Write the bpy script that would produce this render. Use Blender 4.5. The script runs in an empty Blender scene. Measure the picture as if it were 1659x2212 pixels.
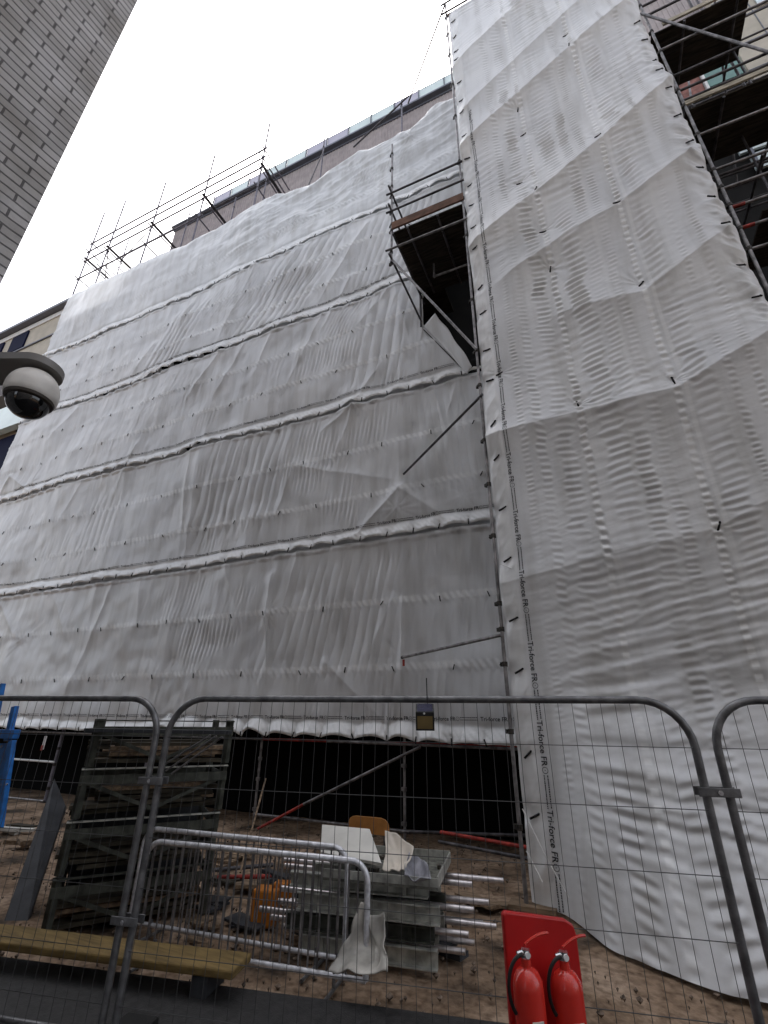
import bpy, bmesh, math, random
import numpy as np
from mathutils import Vector, Matrix
random.seed(4)
# ---------------------------------------------------------------- camera
scene = bpy.context.scene
COL = scene.collection
IW, IH = 1659.0, 2212.0
F = 1010.92
PITCH, ROLL, YAW = math.radians(24.082), math.radians(.6957), math.radians(24.295)
CAMZ = 1.85
_c, _s = math.cos(PITCH), math.sin(PITCH)
fw = np.array([0, _c, _s]); up0 = np.array([0, -_s, _c]); r0 = np.array([1., 0, 0])
RT = math.cos(ROLL)*r0 + math.sin(ROLL)*up0
UP = -math.sin(ROLL)*r0 + math.cos(ROLL)*up0
_Y = np.array([[math.cos(YAW), -math.sin(YAW), 0], [math.sin(YAW), math.cos(YAW), 0], [0, 0, 1]])
RT, UP, FW = _Y@RT, _Y@UP, _Y@fw
cam_d = bpy.data.cameras.new('camera')
cam = bpy.data.objects.new('camera', cam_d); COL.objects.link(cam)
cam_d.sensor_fit = 'VERTICAL'; cam_d.sensor_height = 24; cam_d.lens = F/IH*24
cam_d.clip_start = .05; cam_d.clip_end = 500
m = Matrix([[RT[0], UP[0], -FW[0], 0], [RT[1], UP[1], -FW[1], 0], [RT[2], UP[2], -FW[2], CAMZ], [0, 0, 0, 1]])
cam.matrix_world = m
scene.camera = cam
# ---------------------------------------------------------------- light
world = bpy.data.worlds.new('World'); scene.world = world; world.use_nodes = True
wn = world.node_tree; wn.nodes.clear()
SUN_EL, SUN_ROT = math.radians(50), math.radians(-20)
sky = wn.nodes.new('ShaderNodeTexSky'); sky.sky_type = 'NISHITA'; sky.sun_disc = False
sky.sun_elevation = SUN_EL; sky.sun_rotation = SUN_ROT
sky.air_density = 1.0; sky.dust_density = 6.0; sky.ozone_density = 1.0
hs = wn.nodes.new('ShaderNodeHueSaturation'); hs.inputs['Saturation'].default_value = .36
bg = wn.nodes.new('ShaderNodeBackground'); bg.inputs['Strength'].default_value = .15
wo = wn.nodes.new('ShaderNodeOutputWorld')
wn.links.new(sky.outputs[0], hs.inputs['Color']); wn.links.new(hs.outputs[0], bg.inputs['Color'])
wn.links.new(bg.outputs[0], wo.inputs['Surface'])
sd = bpy.data.lights.new('sun', 'SUN'); sd.energy = .5; sd.angle = math.radians(25); sd.color = (1, .98, .96)
so = bpy.data.objects.new('sun', sd); COL.objects.link(so)
sdir = Vector((math.sin(SUN_ROT)*math.cos(SUN_EL), math.cos(SUN_ROT)*math.cos(SUN_EL), math.sin(SUN_EL)))
so.rotation_euler = sdir.to_track_quat('Z', 'Y').to_euler()
scene.view_settings.view_transform = 'Standard'; scene.view_settings.look = 'None'
scene.view_settings.exposure = 1.75; scene.view_settings.gamma = 1
scene.render.engine = 'CYCLES'
scene.cycles.max_bounces = 8

# ---------------------------------------------------------------- helpers
def ray(px, py):
    return FW + (px-IW/2)/F*RT - (py-IH/2)/F*UP
def at(px, py, Y=None, z=None, pl=None):
    d = ray(px, py)
    if Y is not None: t = Y/d[1]
    elif z is not None: t = (z-CAMZ)/d[2]
    else: t = pl[1]/(d@pl[0])
    p = np.array([0, 0, CAMZ]) + d*t
    return (float(p[0]), float(p[1]), float(p[2]))

MATS = {}
def mat(name, color, rough=.7, metal=0, noise=0, nscale=8, bump=0, bscale=60, col2=None, spec=.3, trans=0, emis=None, stretch=(1,1,1), alpha=None):
    if name in MATS: return MATS[name]
    mt = bpy.data.materials.new(name); mt.use_nodes = True
    n, l = mt.node_tree.nodes, mt.node_tree.links
    b = n['Principled BSDF']
    b.inputs['Roughness'].default_value = rough; b.inputs['Metallic'].default_value = metal
    b.inputs['Specular IOR Level'].default_value = spec
    tc = n.new('ShaderNodeTexCoord'); mp = n.new('ShaderNodeMapping'); mp.inputs['Scale'].default_value = stretch
    l.new(tc.outputs['Object'], mp.inputs['Vector'])
    if noise or col2:
        nz = n.new('ShaderNodeTexNoise'); nz.inputs['Scale'].default_value = nscale; nz.inputs['Detail'].default_value = 6
        l.new(mp.outputs[0], nz.inputs['Vector'])
        rp = n.new('ShaderNodeValToRGB'); rp.color_ramp.elements[0].position = .35; rp.color_ramp.elements[1].position = .68
        c2 = col2 or tuple(min(1, c*(1+noise)) for c in color)
        c1 = tuple(c*(1-noise) for c in color)
        rp.color_ramp.elements[0].color = (*c1, 1); rp.color_ramp.elements[1].color = (*c2, 1)
        l.new(nz.outputs['Fac'], rp.inputs['Fac']); l.new(rp.outputs[0], b.inputs['Base Color'])
    else:
        b.inputs['Base Color'].default_value = (*color, 1)
    if bump:
        n2 = n.new('ShaderNodeTexNoise'); n2.inputs['Scale'].default_value = bscale; n2.inputs['Detail'].default_value = 4
        l.new(mp.outputs[0], n2.inputs['Vector'])
        bp = n.new('ShaderNodeBump'); bp.inputs['Strength'].default_value = bump; bp.inputs['Distance'].default_value = .01
        l.new(n2.outputs['Fac'], bp.inputs['Height']); l.new(bp.outputs[0], b.inputs['Normal'])
    if trans: b.inputs['Transmission Weight'].default_value = trans
    if alpha is not None: b.inputs['Alpha'].default_value = alpha
    MATS[name] = mt; return mt

def tag(o, label=None, cat=None, group=None, kind=None):
    if label: o['label'] = label
    if cat: o['category'] = cat
    if group: o['group'] = group
    if kind: o['kind'] = kind
    return o
def empty(name, loc, label, cat, group=None):
    o = bpy.data.objects.new(name, None); COL.objects.link(o); o.location = loc; o.empty_display_size = .2
    return tag(o, label, cat, group)
class MB:
    """collects shapes in world coordinates; build() links them as one mesh object"""
    def __init__(s): s.v = []; s.f = []
    def poly(s, pts, faces):
        k = len(s.v); s.v += [tuple(p) for p in pts]; s.f += [tuple(i+k for i in f) for f in faces]; return s
    def box(s, c, size, rz=0, M=None):
        x, y, z = (q/2 for q in size)
        R = M or Matrix.Rotation(rz, 3, 'Z'); c = Vector(c)
        pts = [c + R@Vector((a*x, b*y, d*z)) for a in (-1, 1) for b in (-1, 1) for d in (-1, 1)]
        return s.poly(pts, [(0,1,3,2),(4,6,7,5),(0,4,5,1),(2,3,7,6),(0,2,6,4),(1,5,7,3)])
    def beam(s, a, b, w, h, roll=0):
        a, b = Vector(a), Vector(b); d = (b-a); L = d.length; d.normalize()
        side = d.cross(Vector((0,0,1)))
        if side.length < 1e-3: side = Vector((1,0,0))
        side.normalize(); upv = side.cross(d)
        if roll: R = Matrix.Rotation(roll, 3, d); side = R@side; upv = R@upv
        M = Matrix([[d[i], side[i], upv[i]] for i in range(3)])
        return s.box((a+b)/2, (L, w, h), M=M)
    def tube(s, a, b, r=.0242, n=10, r2=None, cap=True):
        return s.path([a, b], r, n, r2=r2, cap=cap)
    def path(s, pts, r=.0242, n=10, r2=None, cap=True, closed=False):
        pts = [Vector(p) for p in pts]; k0 = len(s.v); N = len(pts); prev = None
        for i, p in enumerate(pts):
            if closed: t = pts[(i+1) % N]-pts[i-1]
            elif i == 0: t = pts[1]-p
            elif i == N-1: t = p-pts[i-1]
            else: t = (pts[i+1]-p).normalized()+(p-pts[i-1]).normalized()
            t.normalize()
            if prev is None:
                a = t.cross(Vector((0, 0, 1)));
                if a.length < .05: a = t.cross(Vector((1, 0, 0)))
            else: a = prev - t*prev.dot(t)
            a.normalize(); prev = a; b = t.cross(a)
            rr = r if r2 is None else r+(r2-r)*i/(N-1)
            for j in range(n):
                th = 2*math.pi*j/n; s.v.append(tuple(p+(a*math.cos(th)+b*math.sin(th))*rr))
        for i in range(N if closed else N-1):
            i2 = (i+1) % N
            for j in range(n):
                s.f.append((k0+i*n+j, k0+i*n+(j+1)%n, k0+i2*n+(j+1)%n, k0+i2*n+j))
        if cap and not closed:
            s.f.append(tuple(k0+j for j in range(n))[::-1]); s.f.append(tuple(k0+(N-1)*n+j for j in range(n)))
        return s
    def coupler(s, p, ax=(0,0,1)):
        p = Vector(p); a = Vector(ax).normalized()
        s.tube(p-a*.03, p+a*.03, .037, 8)
        o = a.cross(Vector((.3,.5,.8))).normalized()
        s.box(p+o*.045, (.05, .05, .05), rz=random.random())
        s.tube(p+o*.03, p+o*.085, .009, 6)
        return s
    def build(s, name, m, parent=None, smooth=False, bevel=0):
        me = bpy.data.meshes.new(name)
        vs = s.v; off = Vector((0,0,0))
        if parent is not None: off = Vector(parent['_o'])
        elif vs:
            a = np.array(vs); off = Vector(((a[:,0].min()+a[:,0].max())/2, (a[:,1].min()+a[:,1].max())/2, a[:,2].min()))
        me.from_pydata([tuple(Vector(v)-off) for v in vs], [], s.f); me.update()
        bm = bmesh.new(); bm.from_mesh(me); bmesh.ops.recalc_face_normals(bm, faces=bm.faces); bm.to_mesh(me); bm.free()
        if smooth:
            me.shade_smooth()
            try: me.set_sharp_from_angle(angle=math.radians(40))
            except Exception: pass
        o = bpy.data.objects.new(name, me); COL.objects.link(o)
        if parent is not None:
            o.parent = parent; o['_o'] = tuple(parent['_o'])
        else: o.location = off; o['_o'] = tuple(off)
        if m: me.materials.append(m)
        if bevel:
            bv = o.modifiers.new('bevel', 'BEVEL'); bv.width = bevel; bv.segments = 2; bv.limit_method = 'ANGLE'
        return o
def thing(name, loc, label, cat, group=None):
    o = empty(name, loc, label, cat, group); o['_o'] = tuple(loc); return o

# numpy value noise
_rng = np.random.RandomState(7); _LAT = _rng.rand(8, 256, 256)
def vn(x, y, k=0):
    x = np.asarray(x, float); y = np.asarray(y, float)
    xi = np.floor(x).astype(int); yi = np.floor(y).astype(int); fx = x-xi; fy = y-yi
    fx = fx*fx*(3-2*fx); fy = fy*fy*(3-2*fy); L = _LAT[k]
    g = lambda a, b: L[a & 255, b & 255]
    return (g(xi,yi)*(1-fx)+g(xi+1,yi)*fx)*(1-fy)+(g(xi,yi+1)*(1-fx)+g(xi+1,yi+1)*fx)*fy*1.0
def fbm(x, y, k=0, o=4):
    t = 0; a = .5
    for i in range(o):
        t = t+a*(vn(x*2**i+17.3*i, y*2**i+5.1*i, (k+i) % 8)-.5)*2; a *= .5
    return t
def ridge(x, y, k=0, o=3):
    t = 0; a = .5
    for i in range(o):
        t = t+a*(1-np.abs(vn(x*2**i+9.3*i, y*2**i+3.7*i, (k+i) % 8)-.5)*4); a *= .5
    return t
def sstep(a, b, x):
    t = np.clip((x-a)/(b-a), 0, 1); return t*t*(3-2*t)
def win(x, c, hw, soft):
    return sstep(-hw-soft, -hw, x-c)*(1-sstep(hw, hw+soft, x-c))

# ---------------------------------------------------------------- materials
M_TUBE = mat('galvanised tube', (.20,.19,.19), .42, .55, noise=.45, nscale=9, bump=.15, bscale=90)
M_TUBED = mat('dark weathered tube', (.085,.08,.085), .5, .5, noise=.5, nscale=7)
M_TUBER = mat('red painted tube', (.30,.035,.025), .55, .1, noise=.5, nscale=12)
M_ROOFT = mat('hazy grey roof tube', (.17,.16,.19), .5, .3, noise=.3, nscale=7)
M_COUP = mat('coupler steel', (.05,.045,.04), .6, .6, noise=.5, nscale=30)
M_DARK = mat('black painted shade', (.006,.006,.006), .95, spec=.05)  # near-black colour stands in for the deep shade of the low opening
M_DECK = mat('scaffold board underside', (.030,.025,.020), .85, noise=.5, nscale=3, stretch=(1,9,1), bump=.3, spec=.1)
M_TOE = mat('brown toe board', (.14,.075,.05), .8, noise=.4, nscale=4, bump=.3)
M_TIE = mat('black bungee', (.012,.011,.011), .6)
M_INK = mat('black ink', (.02,.02,.024), .7)
M_FENCE = mat('fence galvanised steel', (.16,.16,.165), .4, .5, noise=.35, nscale=14, bump=.2)
M_WIRE = mat('fence wire', (.09,.09,.09), .5, .5)
M_BARR = mat('bright galvanised barrier', (.66,.66,.69), .35, .45, noise=.3, nscale=18, bump=.15)
M_CLAD = mat('brown ribbed cladding', (.43,.375,.365), .75, noise=.12, nscale=3)
M_CREAM = mat('cream render', (.47,.43,.36), .8, noise=.1, nscale=2, bump=.1)
M_WHITE = mat('white painted metal', (.7,.7,.69), .5, noise=.06)
M_GREYM = mat('grey metal trim', (.16,.17,.2), .5, .3, noise=.1)
M_WIN = mat('dark window glass', (.010,.012,.035), .6, spec=.03)
M_BAL = mat('pale green balustrade glass', (.72,.84,.82), .15, spec=.6, noise=.08, nscale=1)
M_BALG = mat('lilac grey balustrade panel', (.50,.48,.58), .3, spec=.5)
M_WOOD = mat('weathered board', (.20,.14,.09), .8, noise=.45, nscale=5, stretch=(1,6,6), bump=.4)
M_PLY = mat('orange brown plywood', (.36,.16,.045), .5, noise=.2, nscale=6)
M_RED = mat('red plastic', (.42,.012,.012), .35, noise=.12, nscale=4, spec=.4)
M_REDE = mat('extinguisher red', (.55,.03,.02), .18, spec=.6)
M_BLK = mat('black rubber', (.012,.012,.012), .5)
M_STEELB = mat('polished steel', (.6,.6,.62), .2, .9)
M_BLUE = mat('blue painted steel', (.02,.16,.50), .4, noise=.25, nscale=10, bump=.1, spec=.5)
M_SLATE = mat('dark grey faced board', (.035,.037,.042), .6, noise=.3, nscale=5, bump=.2)
M_RACK = mat('green grey galvanised rack', (.060,.063,.052), .6, .4, noise=.45, nscale=9, bump=.3)
M_RACKB = mat('stacked grimy boards', (.045,.038,.026), .85, noise=.5, nscale=5, stretch=(1,1,7), bump=.4)
M_WPANEL = mat('off white panel', (.62,.60,.55), .6, noise=.12, nscale=3)
M_BAG = mat('creamy plastic wrapping', (.60,.54,.46), .45, noise=.15, nscale=5)
M_ALU = mat('aluminium beam', (.42,.42,.38), .45, .5, noise=.35, nscale=11, bump=.2)
M_ALUT = mat('bright tube end', (.62,.58,.58), .3, .8, noise=.2, nscale=20)
M_ORANGE = mat('orange plastic', (.50,.17,.02), .45, noise=.15)
M_CAMW = mat('camera housing', (.70,.67,.63), .45, noise=.2, nscale=6)
M_CAMD = mat('smoked dome', (.004,.004,.005), .06, spec=.8)
M_BRK2 = mat('red brick panel', (.26,.12,.10), .8, noise=.3, nscale=9)
M_GREEN = mat('green tinted glass', (.10,.22,.19), .12, spec=.6, noise=.15, nscale=2)
M_TAGW = mat('white tag', (.7,.66,.66), .5)

def ground_mat():
    mt = bpy.data.materials.new('muddy sand'); mt.use_nodes = True; n, l = mt.node_tree.nodes, mt.node_tree.links
    b = n['Principled BSDF']; b.inputs['Roughness'].default_value = .9; b.inputs['Specular IOR Level'].default_value = .15
    tc = n.new('ShaderNodeTexCoord')
    a = n.new('ShaderNodeTexNoise'); a.inputs['Scale'].default_value = 1.3; a.inputs['Detail'].default_value = 8
    c = n.new('ShaderNodeTexNoise'); c.inputs['Scale'].default_value = 14; c.inputs['Detail'].default_value = 8
    l.new(tc.outputs['Object'], a.inputs['Vector']); l.new(tc.outputs['Object'], c.inputs['Vector'])
    r = n.new('ShaderNodeValToRGB'); e = r.color_ramp.elements
    e[0].position = .33; e[0].color = (.055,.042,.032,1); e[1].position = .72; e[1].color = (.44,.33,.24,1)
    e2 = r.color_ramp.elements.new(.5); e2.color = (.26,.18,.12,1)
    l.new(a.outputs['Fac'], r.inputs['Fac'])
    r2 = n.new('ShaderNodeValToRGB'); r2.color_ramp.elements[0].position = .3; r2.color_ramp.elements[0].color = (.45,.42,.4,1); r2.color_ramp.elements[1].position = .6
    l.new(c.outputs['Fac'], r2.inputs['Fac'])
    mx = n.new('ShaderNodeMix'); mx.data_type = 'RGBA'; mx.blend_type = 'MULTIPLY'; mx.inputs['Factor'].default_value = 1
    l.new(r.outputs[0], mx.inputs['A']); l.new(r2.outputs[0], mx.inputs['B']); l.new(mx.outputs['Result'], b.inputs['Base Color'])
    bp = n.new('ShaderNodeBump'); bp.inputs['Strength'].default_value = .8; bp.inputs['Distance'].default_value = .03
    l.new(c.outputs['Fac'], bp.inputs['Height']); l.new(bp.outputs[0], b.inputs['Normal'])
    return mt
def brick_mat():
    mt = bpy.data.materials.new('grey brick'); mt.use_nodes = True; n, l = mt.node_tree.nodes, mt.node_tree.links
    b = n['Principled BSDF']; b.inputs['Roughness'].default_value = .85; b.inputs['Specular IOR Level'].default_value = .2
    uv = n.new('ShaderNodeUVMap')
    wob = n.new('ShaderNodeTexNoise'); wob.inputs['Scale'].default_value = 9; wob.inputs['Detail'].default_value = 3
    l.new(uv.outputs[0], wob.inputs['Vector'])
    ma = n.new('ShaderNodeVectorMath'); ma.operation = 'SCALE'; ma.inputs['Scale'].default_value = .012
    su = n.new('ShaderNodeVectorMath'); su.operation = 'ADD'
    l.new(wob.outputs['Color'], ma.inputs[0]); l.new(uv.outputs[0], su.inputs[0]); l.new(ma.outputs[0], su.inputs[1])
    br = n.new('ShaderNodeTexBrick'); br.inputs['Scale'].default_value = 1
    br.inputs['Brick Width'].default_value = .245; br.inputs['Row Height'].default_value = .073
    br.inputs['Mortar Size'].default_value = .0075; br.inputs['Mortar Smooth'].default_value = .25
    br.inputs['Color1'].default_value = (.55,.54,.545,1); br.inputs['Color2'].default_value = (.42,.41,.41,1); br.inputs['Mortar'].default_value = (.15,.145,.15,1)
    br.inputs['Bias'].default_value = -.1
    l.new(su.outputs[0], br.inputs['Vector'])
    nz = n.new('ShaderNodeTexNoise'); nz.inputs['Scale'].default_value = 2.2; nz.inputs['Detail'].default_value = 8
    l.new(uv.outputs[0], nz.inputs['Vector'])
    rp = n.new('ShaderNodeValToRGB'); rp.color_ramp.elements[0].color = (.72,.70,.66,1); rp.color_ramp.elements[1].color = (1.1,1.1,1.1,1)
    rp.color_ramp.elements[0].position = .35; rp.color_ramp.elements[1].position = .65
    l.new(nz.outputs['Fac'], rp.inputs['Fac'])
    mx = n.new('ShaderNodeMix'); mx.data_type = 'RGBA'; mx.blend_type = 'MULTIPLY'; mx.inputs['Factor'].default_value = 1
    l.new(br.outputs['Color'], mx.inputs['A']); l.new(rp.outputs[0], mx.inputs['B']); l.new(mx.outputs['Result'], b.inputs['Base Color'])
    n3 = n.new('ShaderNodeTexNoise'); n3.inputs['Scale'].default_value = 45; n3.inputs['Detail'].default_value = 5
    l.new(uv.outputs[0], n3.inputs['Vector'])
    mm = n.new('ShaderNodeMath'); mm.operation = 'MULTIPLY_ADD'; mm.inputs[1].default_value = -1.0
    sc = n.new('ShaderNodeMath'); sc.operation = 'MULTIPLY'; sc.inputs[1].default_value = .25
    l.new(n3.outputs['Fac'], sc.inputs[0]); l.new(br.outputs['Fac'], mm.inputs[0]); l.new(sc.outputs[0], mm.inputs[2])
    bp = n.new('ShaderNodeBump'); bp.inputs['Strength'].default_value = 1; bp.inputs['Distance'].default_value = .012
    l.new(mm.outputs[0], bp.inputs['Height']); l.new(bp.outputs[0], b.inputs['Normal'])
    return mt
def sheet_mat(name='white reinforced sheeting', base=.74, tr=.14):
    mt = bpy.data.materials.new(name); mt.use_nodes = True; n, l = mt.node_tree.nodes, mt.node_tree.links
    b = n['Principled BSDF']; b.inputs['Roughness'].default_value = .30; b.inputs['Specular IOR Level'].default_value = .5
    tc = n.new('ShaderNodeTexCoord')
    nz = n.new('ShaderNodeTexNoise'); nz.inputs['Scale'].default_value = .7; nz.inputs['Detail'].default_value = 7
    l.new(tc.outputs['Object'], nz.inputs['Vector'])
    rp = n.new('ShaderNodeValToRGB'); rp.color_ramp.elements[0].position = .3; rp.color_ramp.elements[1].position = .72
    rp.color_ramp.elements[0].color = (base*.84, base*.845, base*.86, 1); rp.color_ramp.elements[1].color = (base*1.05, base*1.055, base*1.06, 1)
    l.new(nz.outputs['Fac'], rp.inputs['Fac'])
    atn = n.new('ShaderNodeAttribute'); atn.attribute_name = 'band'
    mx = n.new('ShaderNodeMix'); mx.data_type = 'RGBA'; mx.inputs['B'].default_value = (.90,.90,.89,1)
    mp = n.new('ShaderNodeMapping'); mp.inputs['Scale'].default_value = (2.6, 2.6, .35); l.new(tc.outputs['Object'], mp.inputs['Vector'])
    st = n.new('ShaderNodeTexNoise'); st.inputs['Scale'].default_value = 1.6; st.inputs['Detail'].default_value = 7; l.new(mp.outputs[0], st.inputs['Vector'])
    r3 = n.new('ShaderNodeValToRGB'); r3.color_ramp.elements[0].position = .33; r3.color_ramp.elements[0].color = (.80,.79,.77,1); r3.color_ramp.elements[1].position = .56
    l.new(st.outputs['Fac'], r3.inputs['Fac'])
    mq = n.new('ShaderNodeMix'); mq.data_type = 'RGBA'; mq.blend_type = 'MULTIPLY'; mq.inputs['Factor'].default_value = 1
    l.new(rp.outputs[0], mq.inputs['A']); l.new(r3.outputs[0], mq.inputs['B'])
    l.new(atn.outputs['Fac'], mx.inputs['Factor']); l.new(mq.outputs['Result'], mx.inputs['A'])
    l.new(mx.outputs['Result'], b.inputs['Base Color'])
    # reinforcing scrim weave + small crumple
    wv = n.new('ShaderNodeTexNoise'); wv.inputs['Scale'].default_value = 22; wv.inputs['Detail'].default_value = 5
    l.new(tc.outputs['Object'], wv.inputs['Vector'])
    bp = n.new('ShaderNodeBump'); bp.inputs['Strength'].default_value = .35; bp.inputs['Distance'].default_value = .004
    l.new(wv.outputs['Fac'], bp.inputs['Height']); l.new(bp.outputs[0], b.inputs['Normal'])
    tl = n.new('ShaderNodeBsdfTranslucent'); tl.inputs['Color'].default_value = (.78,.79,.80,1)
    ms = n.new('ShaderNodeMixShader'); ms.inputs[0].default_value = tr
    out = n['Material Output']
    l.new(b.outputs[0], ms.inputs[1]); l.new(tl.outputs[0], ms.inputs[2]); l.new(ms.outputs[0], out.inputs['Surface'])
    return mt
M_SHEET = sheet_mat()
M_GROUND = ground_mat(); M_BRICK = brick_mat()

# ---------------------------------------------------------------- ground
g = 60
gx = np.linspace(-1, 1, 121); gx = np.sign(gx)*np.abs(gx)**2*g
gy = gx.copy()
X, Yy = np.meshgrid(gx-3, gy+6); Z = fbm(X*1.1, Yy*1.1, 2)*.05-.02 + fbm(X*.25, Yy*.25, 3)*.03
Z = np.where(np.hypot(X, Yy) > 25, -.03, Z)
me = bpy.data.meshes.new('ground'); N = 121
me.from_pydata([(float(a), float(b), float(c)) for a, b, c in zip(X.ravel(), Yy.ravel(), Z.ravel())], [], [(i*N+j, i*N+j+1, (i+1)*N+j+1, (i+1)*N+j) for i in range(N-1) for j in range(N-1)])
me.shade_smooth(); me.materials.append(M_GROUND)
o = bpy.data.objects.new('ground', me); COL.objects.link(o); tag(o, 'brown sandy mud floor of the building site', 'ground', kind='structure')

M_ASPH = mat('dark wet asphalt', (.022,.021,.021), .6, noise=.4, nscale=20, bump=.5, bscale=120, spec=.4)
pv = []
for s_, o_ in ((-14, .92), (8, .92), (8, -9), (-14, -9)):
    t_ = math.radians(12.15); pv.append((math.cos(t_)*s_-math.sin(t_)*(3.32+o_), math.sin(t_)*s_+math.cos(t_)*(3.32+o_), .055))
o = MB().poly(pv+[(a, b, -.1) for a, b, c in pv], [(0,1,2,3),(4,5,6,7),(0,1,5,4),(1,2,6,5),(2,3,7,6),(3,0,4,7)]).build('pavement', M_ASPH); tag(o, 'dark asphalt pavement outside the fence', 'pavement', kind='structure')
# ---------------------------------------------------------------- brick building on the left
na = math.radians(-82.8); nb = np.array([math.sin(na), math.cos(na), 0]); ub = np.array([nb[1], -nb[0], 0])
if ub[1] < 0: ub = -ub
BD = 3.15
cn = np.array(at(150, 305, pl=(nb, BD))); cn[2] = 0
def uv_quad(me, faces_uv):
    uvl = me.uv_layers.new(name='UVMap')
    for i, q in enumerate(faces_uv): uvl.data[i].uv = q
bb = thing('brick_building', tuple(cn), 'tall grey brick building whose bare wall edge fills the upper left corner, plus an added unseen block that cuts sky light', 'building')
L, Wd, Hh = 14.0, 12.0, 17.0
p0 = cn; p1 = cn-ub*L; p2 = p1+nb*Wd; p3 = cn+nb*Wd
quads = []; uvs = []
q0_, q1_, q2_, q3_ = [np.array(q, float) for q in ((-2, -4.7, 0), (20, -4.7, 0), (20, -12, 0), (-2, -12, 0))]  # unseen block behind the camera, added to hold sky light off the sheets
for a, b in ((p0, p1), (p1, p2), (p2, p3), (p3, p0), (q0_, q1_), (q1_, q2_), (q2_, q3_), (q3_, q0_)):
    d = np.linalg.norm(b-a); hh_ = Hh if len(quads) < 4 else 20.0; quads.append((a, b, b+[0,0,hh_], a+[0,0,hh_])); uvs += [(0,0), (d,0), (d,hh_), (0,hh_)]
me = bpy.data.meshes.new('wall'); vs = [tuple(np.array(v)-cn) for q in quads for v in q]
me.from_pydata(vs, [], [tuple(range(i*4, i*4+4)) for i in range(8)]); uv_quad(me, uvs); me.materials.append(M_BRICK)
o = bpy.data.objects.new('wall', me); COL.objects.link(o); o.parent = bb
MB().poly([p+[0,0,Hh+.003] for p in (p0,p1,p2,p3)]+[p+[0,0,Hh+.2] for p in (p0,p1,p2,p3)], [(0,1,2,3),(4,5,6,7),(0,1,5,4),(1,2,6,5),(2,3,7,6),(3,0,4,7)]).build('coping', M_GREYM, bb)

# ---------------------------------------------------------------- CCTV dome on a bracket from that wall
pc = np.array(at(70, 846, pl=(nb, 2.2)))
ct = thing('dome_camera', tuple(pc), 'round dome security camera in off-white housing hanging from a flat arm at the left edge', 'security camera')
def lathe(prof, c, n=40):
    b = MB(); 
    for (r, z) in prof:
        for j in range(n):
            th = 2*math.pi*j/n; b.v.append((c[0]+r*math.cos(th), c[1]+r*math.sin(th), c[2]+z))
    for i in range(len(prof)-1):
        for j in range(n): b.f.append((i*n+j, i*n+(j+1)%n, (i+1)*n+(j+1)%n, (i+1)*n+j))
    b.f.append(tuple(range(n))); b.f.append(tuple((len(prof)-1)*n+j for j in range(n)))
    return b
R0 = .101
lathe([(R0*math.cos(t), R0*1.05*math.sin(t)) for t in np.linspace(math.radians(2), math.radians(80), 12)][::-1]+[(R0*1.0, -.02), (R0*.985, -.036), (R0*.93, -.044)], pc).build('housing', M_CAMW, ct, smooth=True)
lathe([(R0*.93, -.042), (R0*.9, -.056), (R0*.80, -.062)], pc).build('trim_ring', mat('camera ring', (.055,.045,.038), .5), ct, smooth=True)
lathe([(R0*.80*math.cos(t), -.058-R0*.72*math.sin(t)) for t in np.linspace(0, math.radians(84), 12)], pc).build('dome', M_CAMD, ct, smooth=True)
dirw = np.array([-math.cos(YAW), -math.sin(YAW), 0]); side = np.array([dirw[1], -dirw[0], 0])
ALEN = float((BD-pc@nb)/(dirw@nb)); top = pc[2]+R0*1.02
out = [pc-dirw*.085*math.cos(a)+side*.095*math.sin(a) for a in np.linspace(-math.pi/2, math.pi/2, 16)]+[pc+dirw*(ALEN-.02)+side*.07, pc+dirw*(ALEN-.02)-side*.07]
k = len(out)
bot = [(p[0], p[1], top) for p in out]; tp = [(p[0], p[1], top+.035) for p in out]
MB().poly(bot+tp, [tuple(range(k))[::-1], tuple(range(k, 2*k))]+[(i, (i+1)%k, k+(i+1)%k, k+i) for i in range(k)]).build('arm', mat('camera arm', (.22,.21,.20), .5, .2), ct, smooth=True)
q = pc+dirw*(ALEN-.012)
MB().box((q[0], q[1], top+.02), (.03, .2, .26), rz=math.atan2(nb[1], nb[0])).build('wall_plate', M_CAMW, ct, bevel=.004)
# stainless wall bracket bolts
b = MB()
for s1 in (-1, 1):
    for s2 in (-1, 1): b.tube(q-dirw*.014+side*.07*s1+[0,0,s2*.1+.05], q-dirw*.024+side*.07*s1+[0,0,s2*.1+.05], .008, 6)
b.build('bolt', M_STEELB, ct)

# ---------------------------------------------------------------- main building behind the sheeting
YF, YT, YB = 8.4, 6.5, 9.9
mbd = thing('clad_building', (-7, YB, 0), 'long building behind the sheeting with a brown ribbed top storey and glass roof balustrade', 'building')
b = MB(); b.box((-2, 12.9, 9.4), (44, 6, 19.2)); b.build('wall', mat('shadowed rough wall', (.009,.0085,.008), .9, noise=.3, nscale=2), mbd)  # near-black wall colour carries the shade behind the sheeting
b = MB()                                             # ribbed penthouse wall
PX0, PX1, PY, PZ0, PZ1 = -17.05, 9.0, 10.5, 19.003, 25.45
b.box(((PX0+PX1)/2, PY+1.96, (PZ0+PZ1)/2), (PX1-PX0, 3.92, PZ1-PZ0-.01))
x = PX0+.02
while x < PX1:
    b.box((x+.03, PY-.008, (PZ0+PZ1)/2), (.055, .02, PZ1-PZ0-.02)); x += .14
b.build('penthouse_cladding', M_CLAD, mbd)
b = MB(); b.box(((PX0+PX1)/2, PY+.05, PZ1+.05), (PX1-PX0+.2, .5, .1)); b.box(((PX0+PX1)/2, PY-.03, PZ1-.14), (PX1-PX0+.1, .06, .07)); b.build('roof_edge', M_GREYM, mbd)
bx = -14.6; i = 0
pattern = [0,1,0,1,1,0,0,1,1,0,1,1,0,0,1,1,0,1,0,1,1,0]
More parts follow.
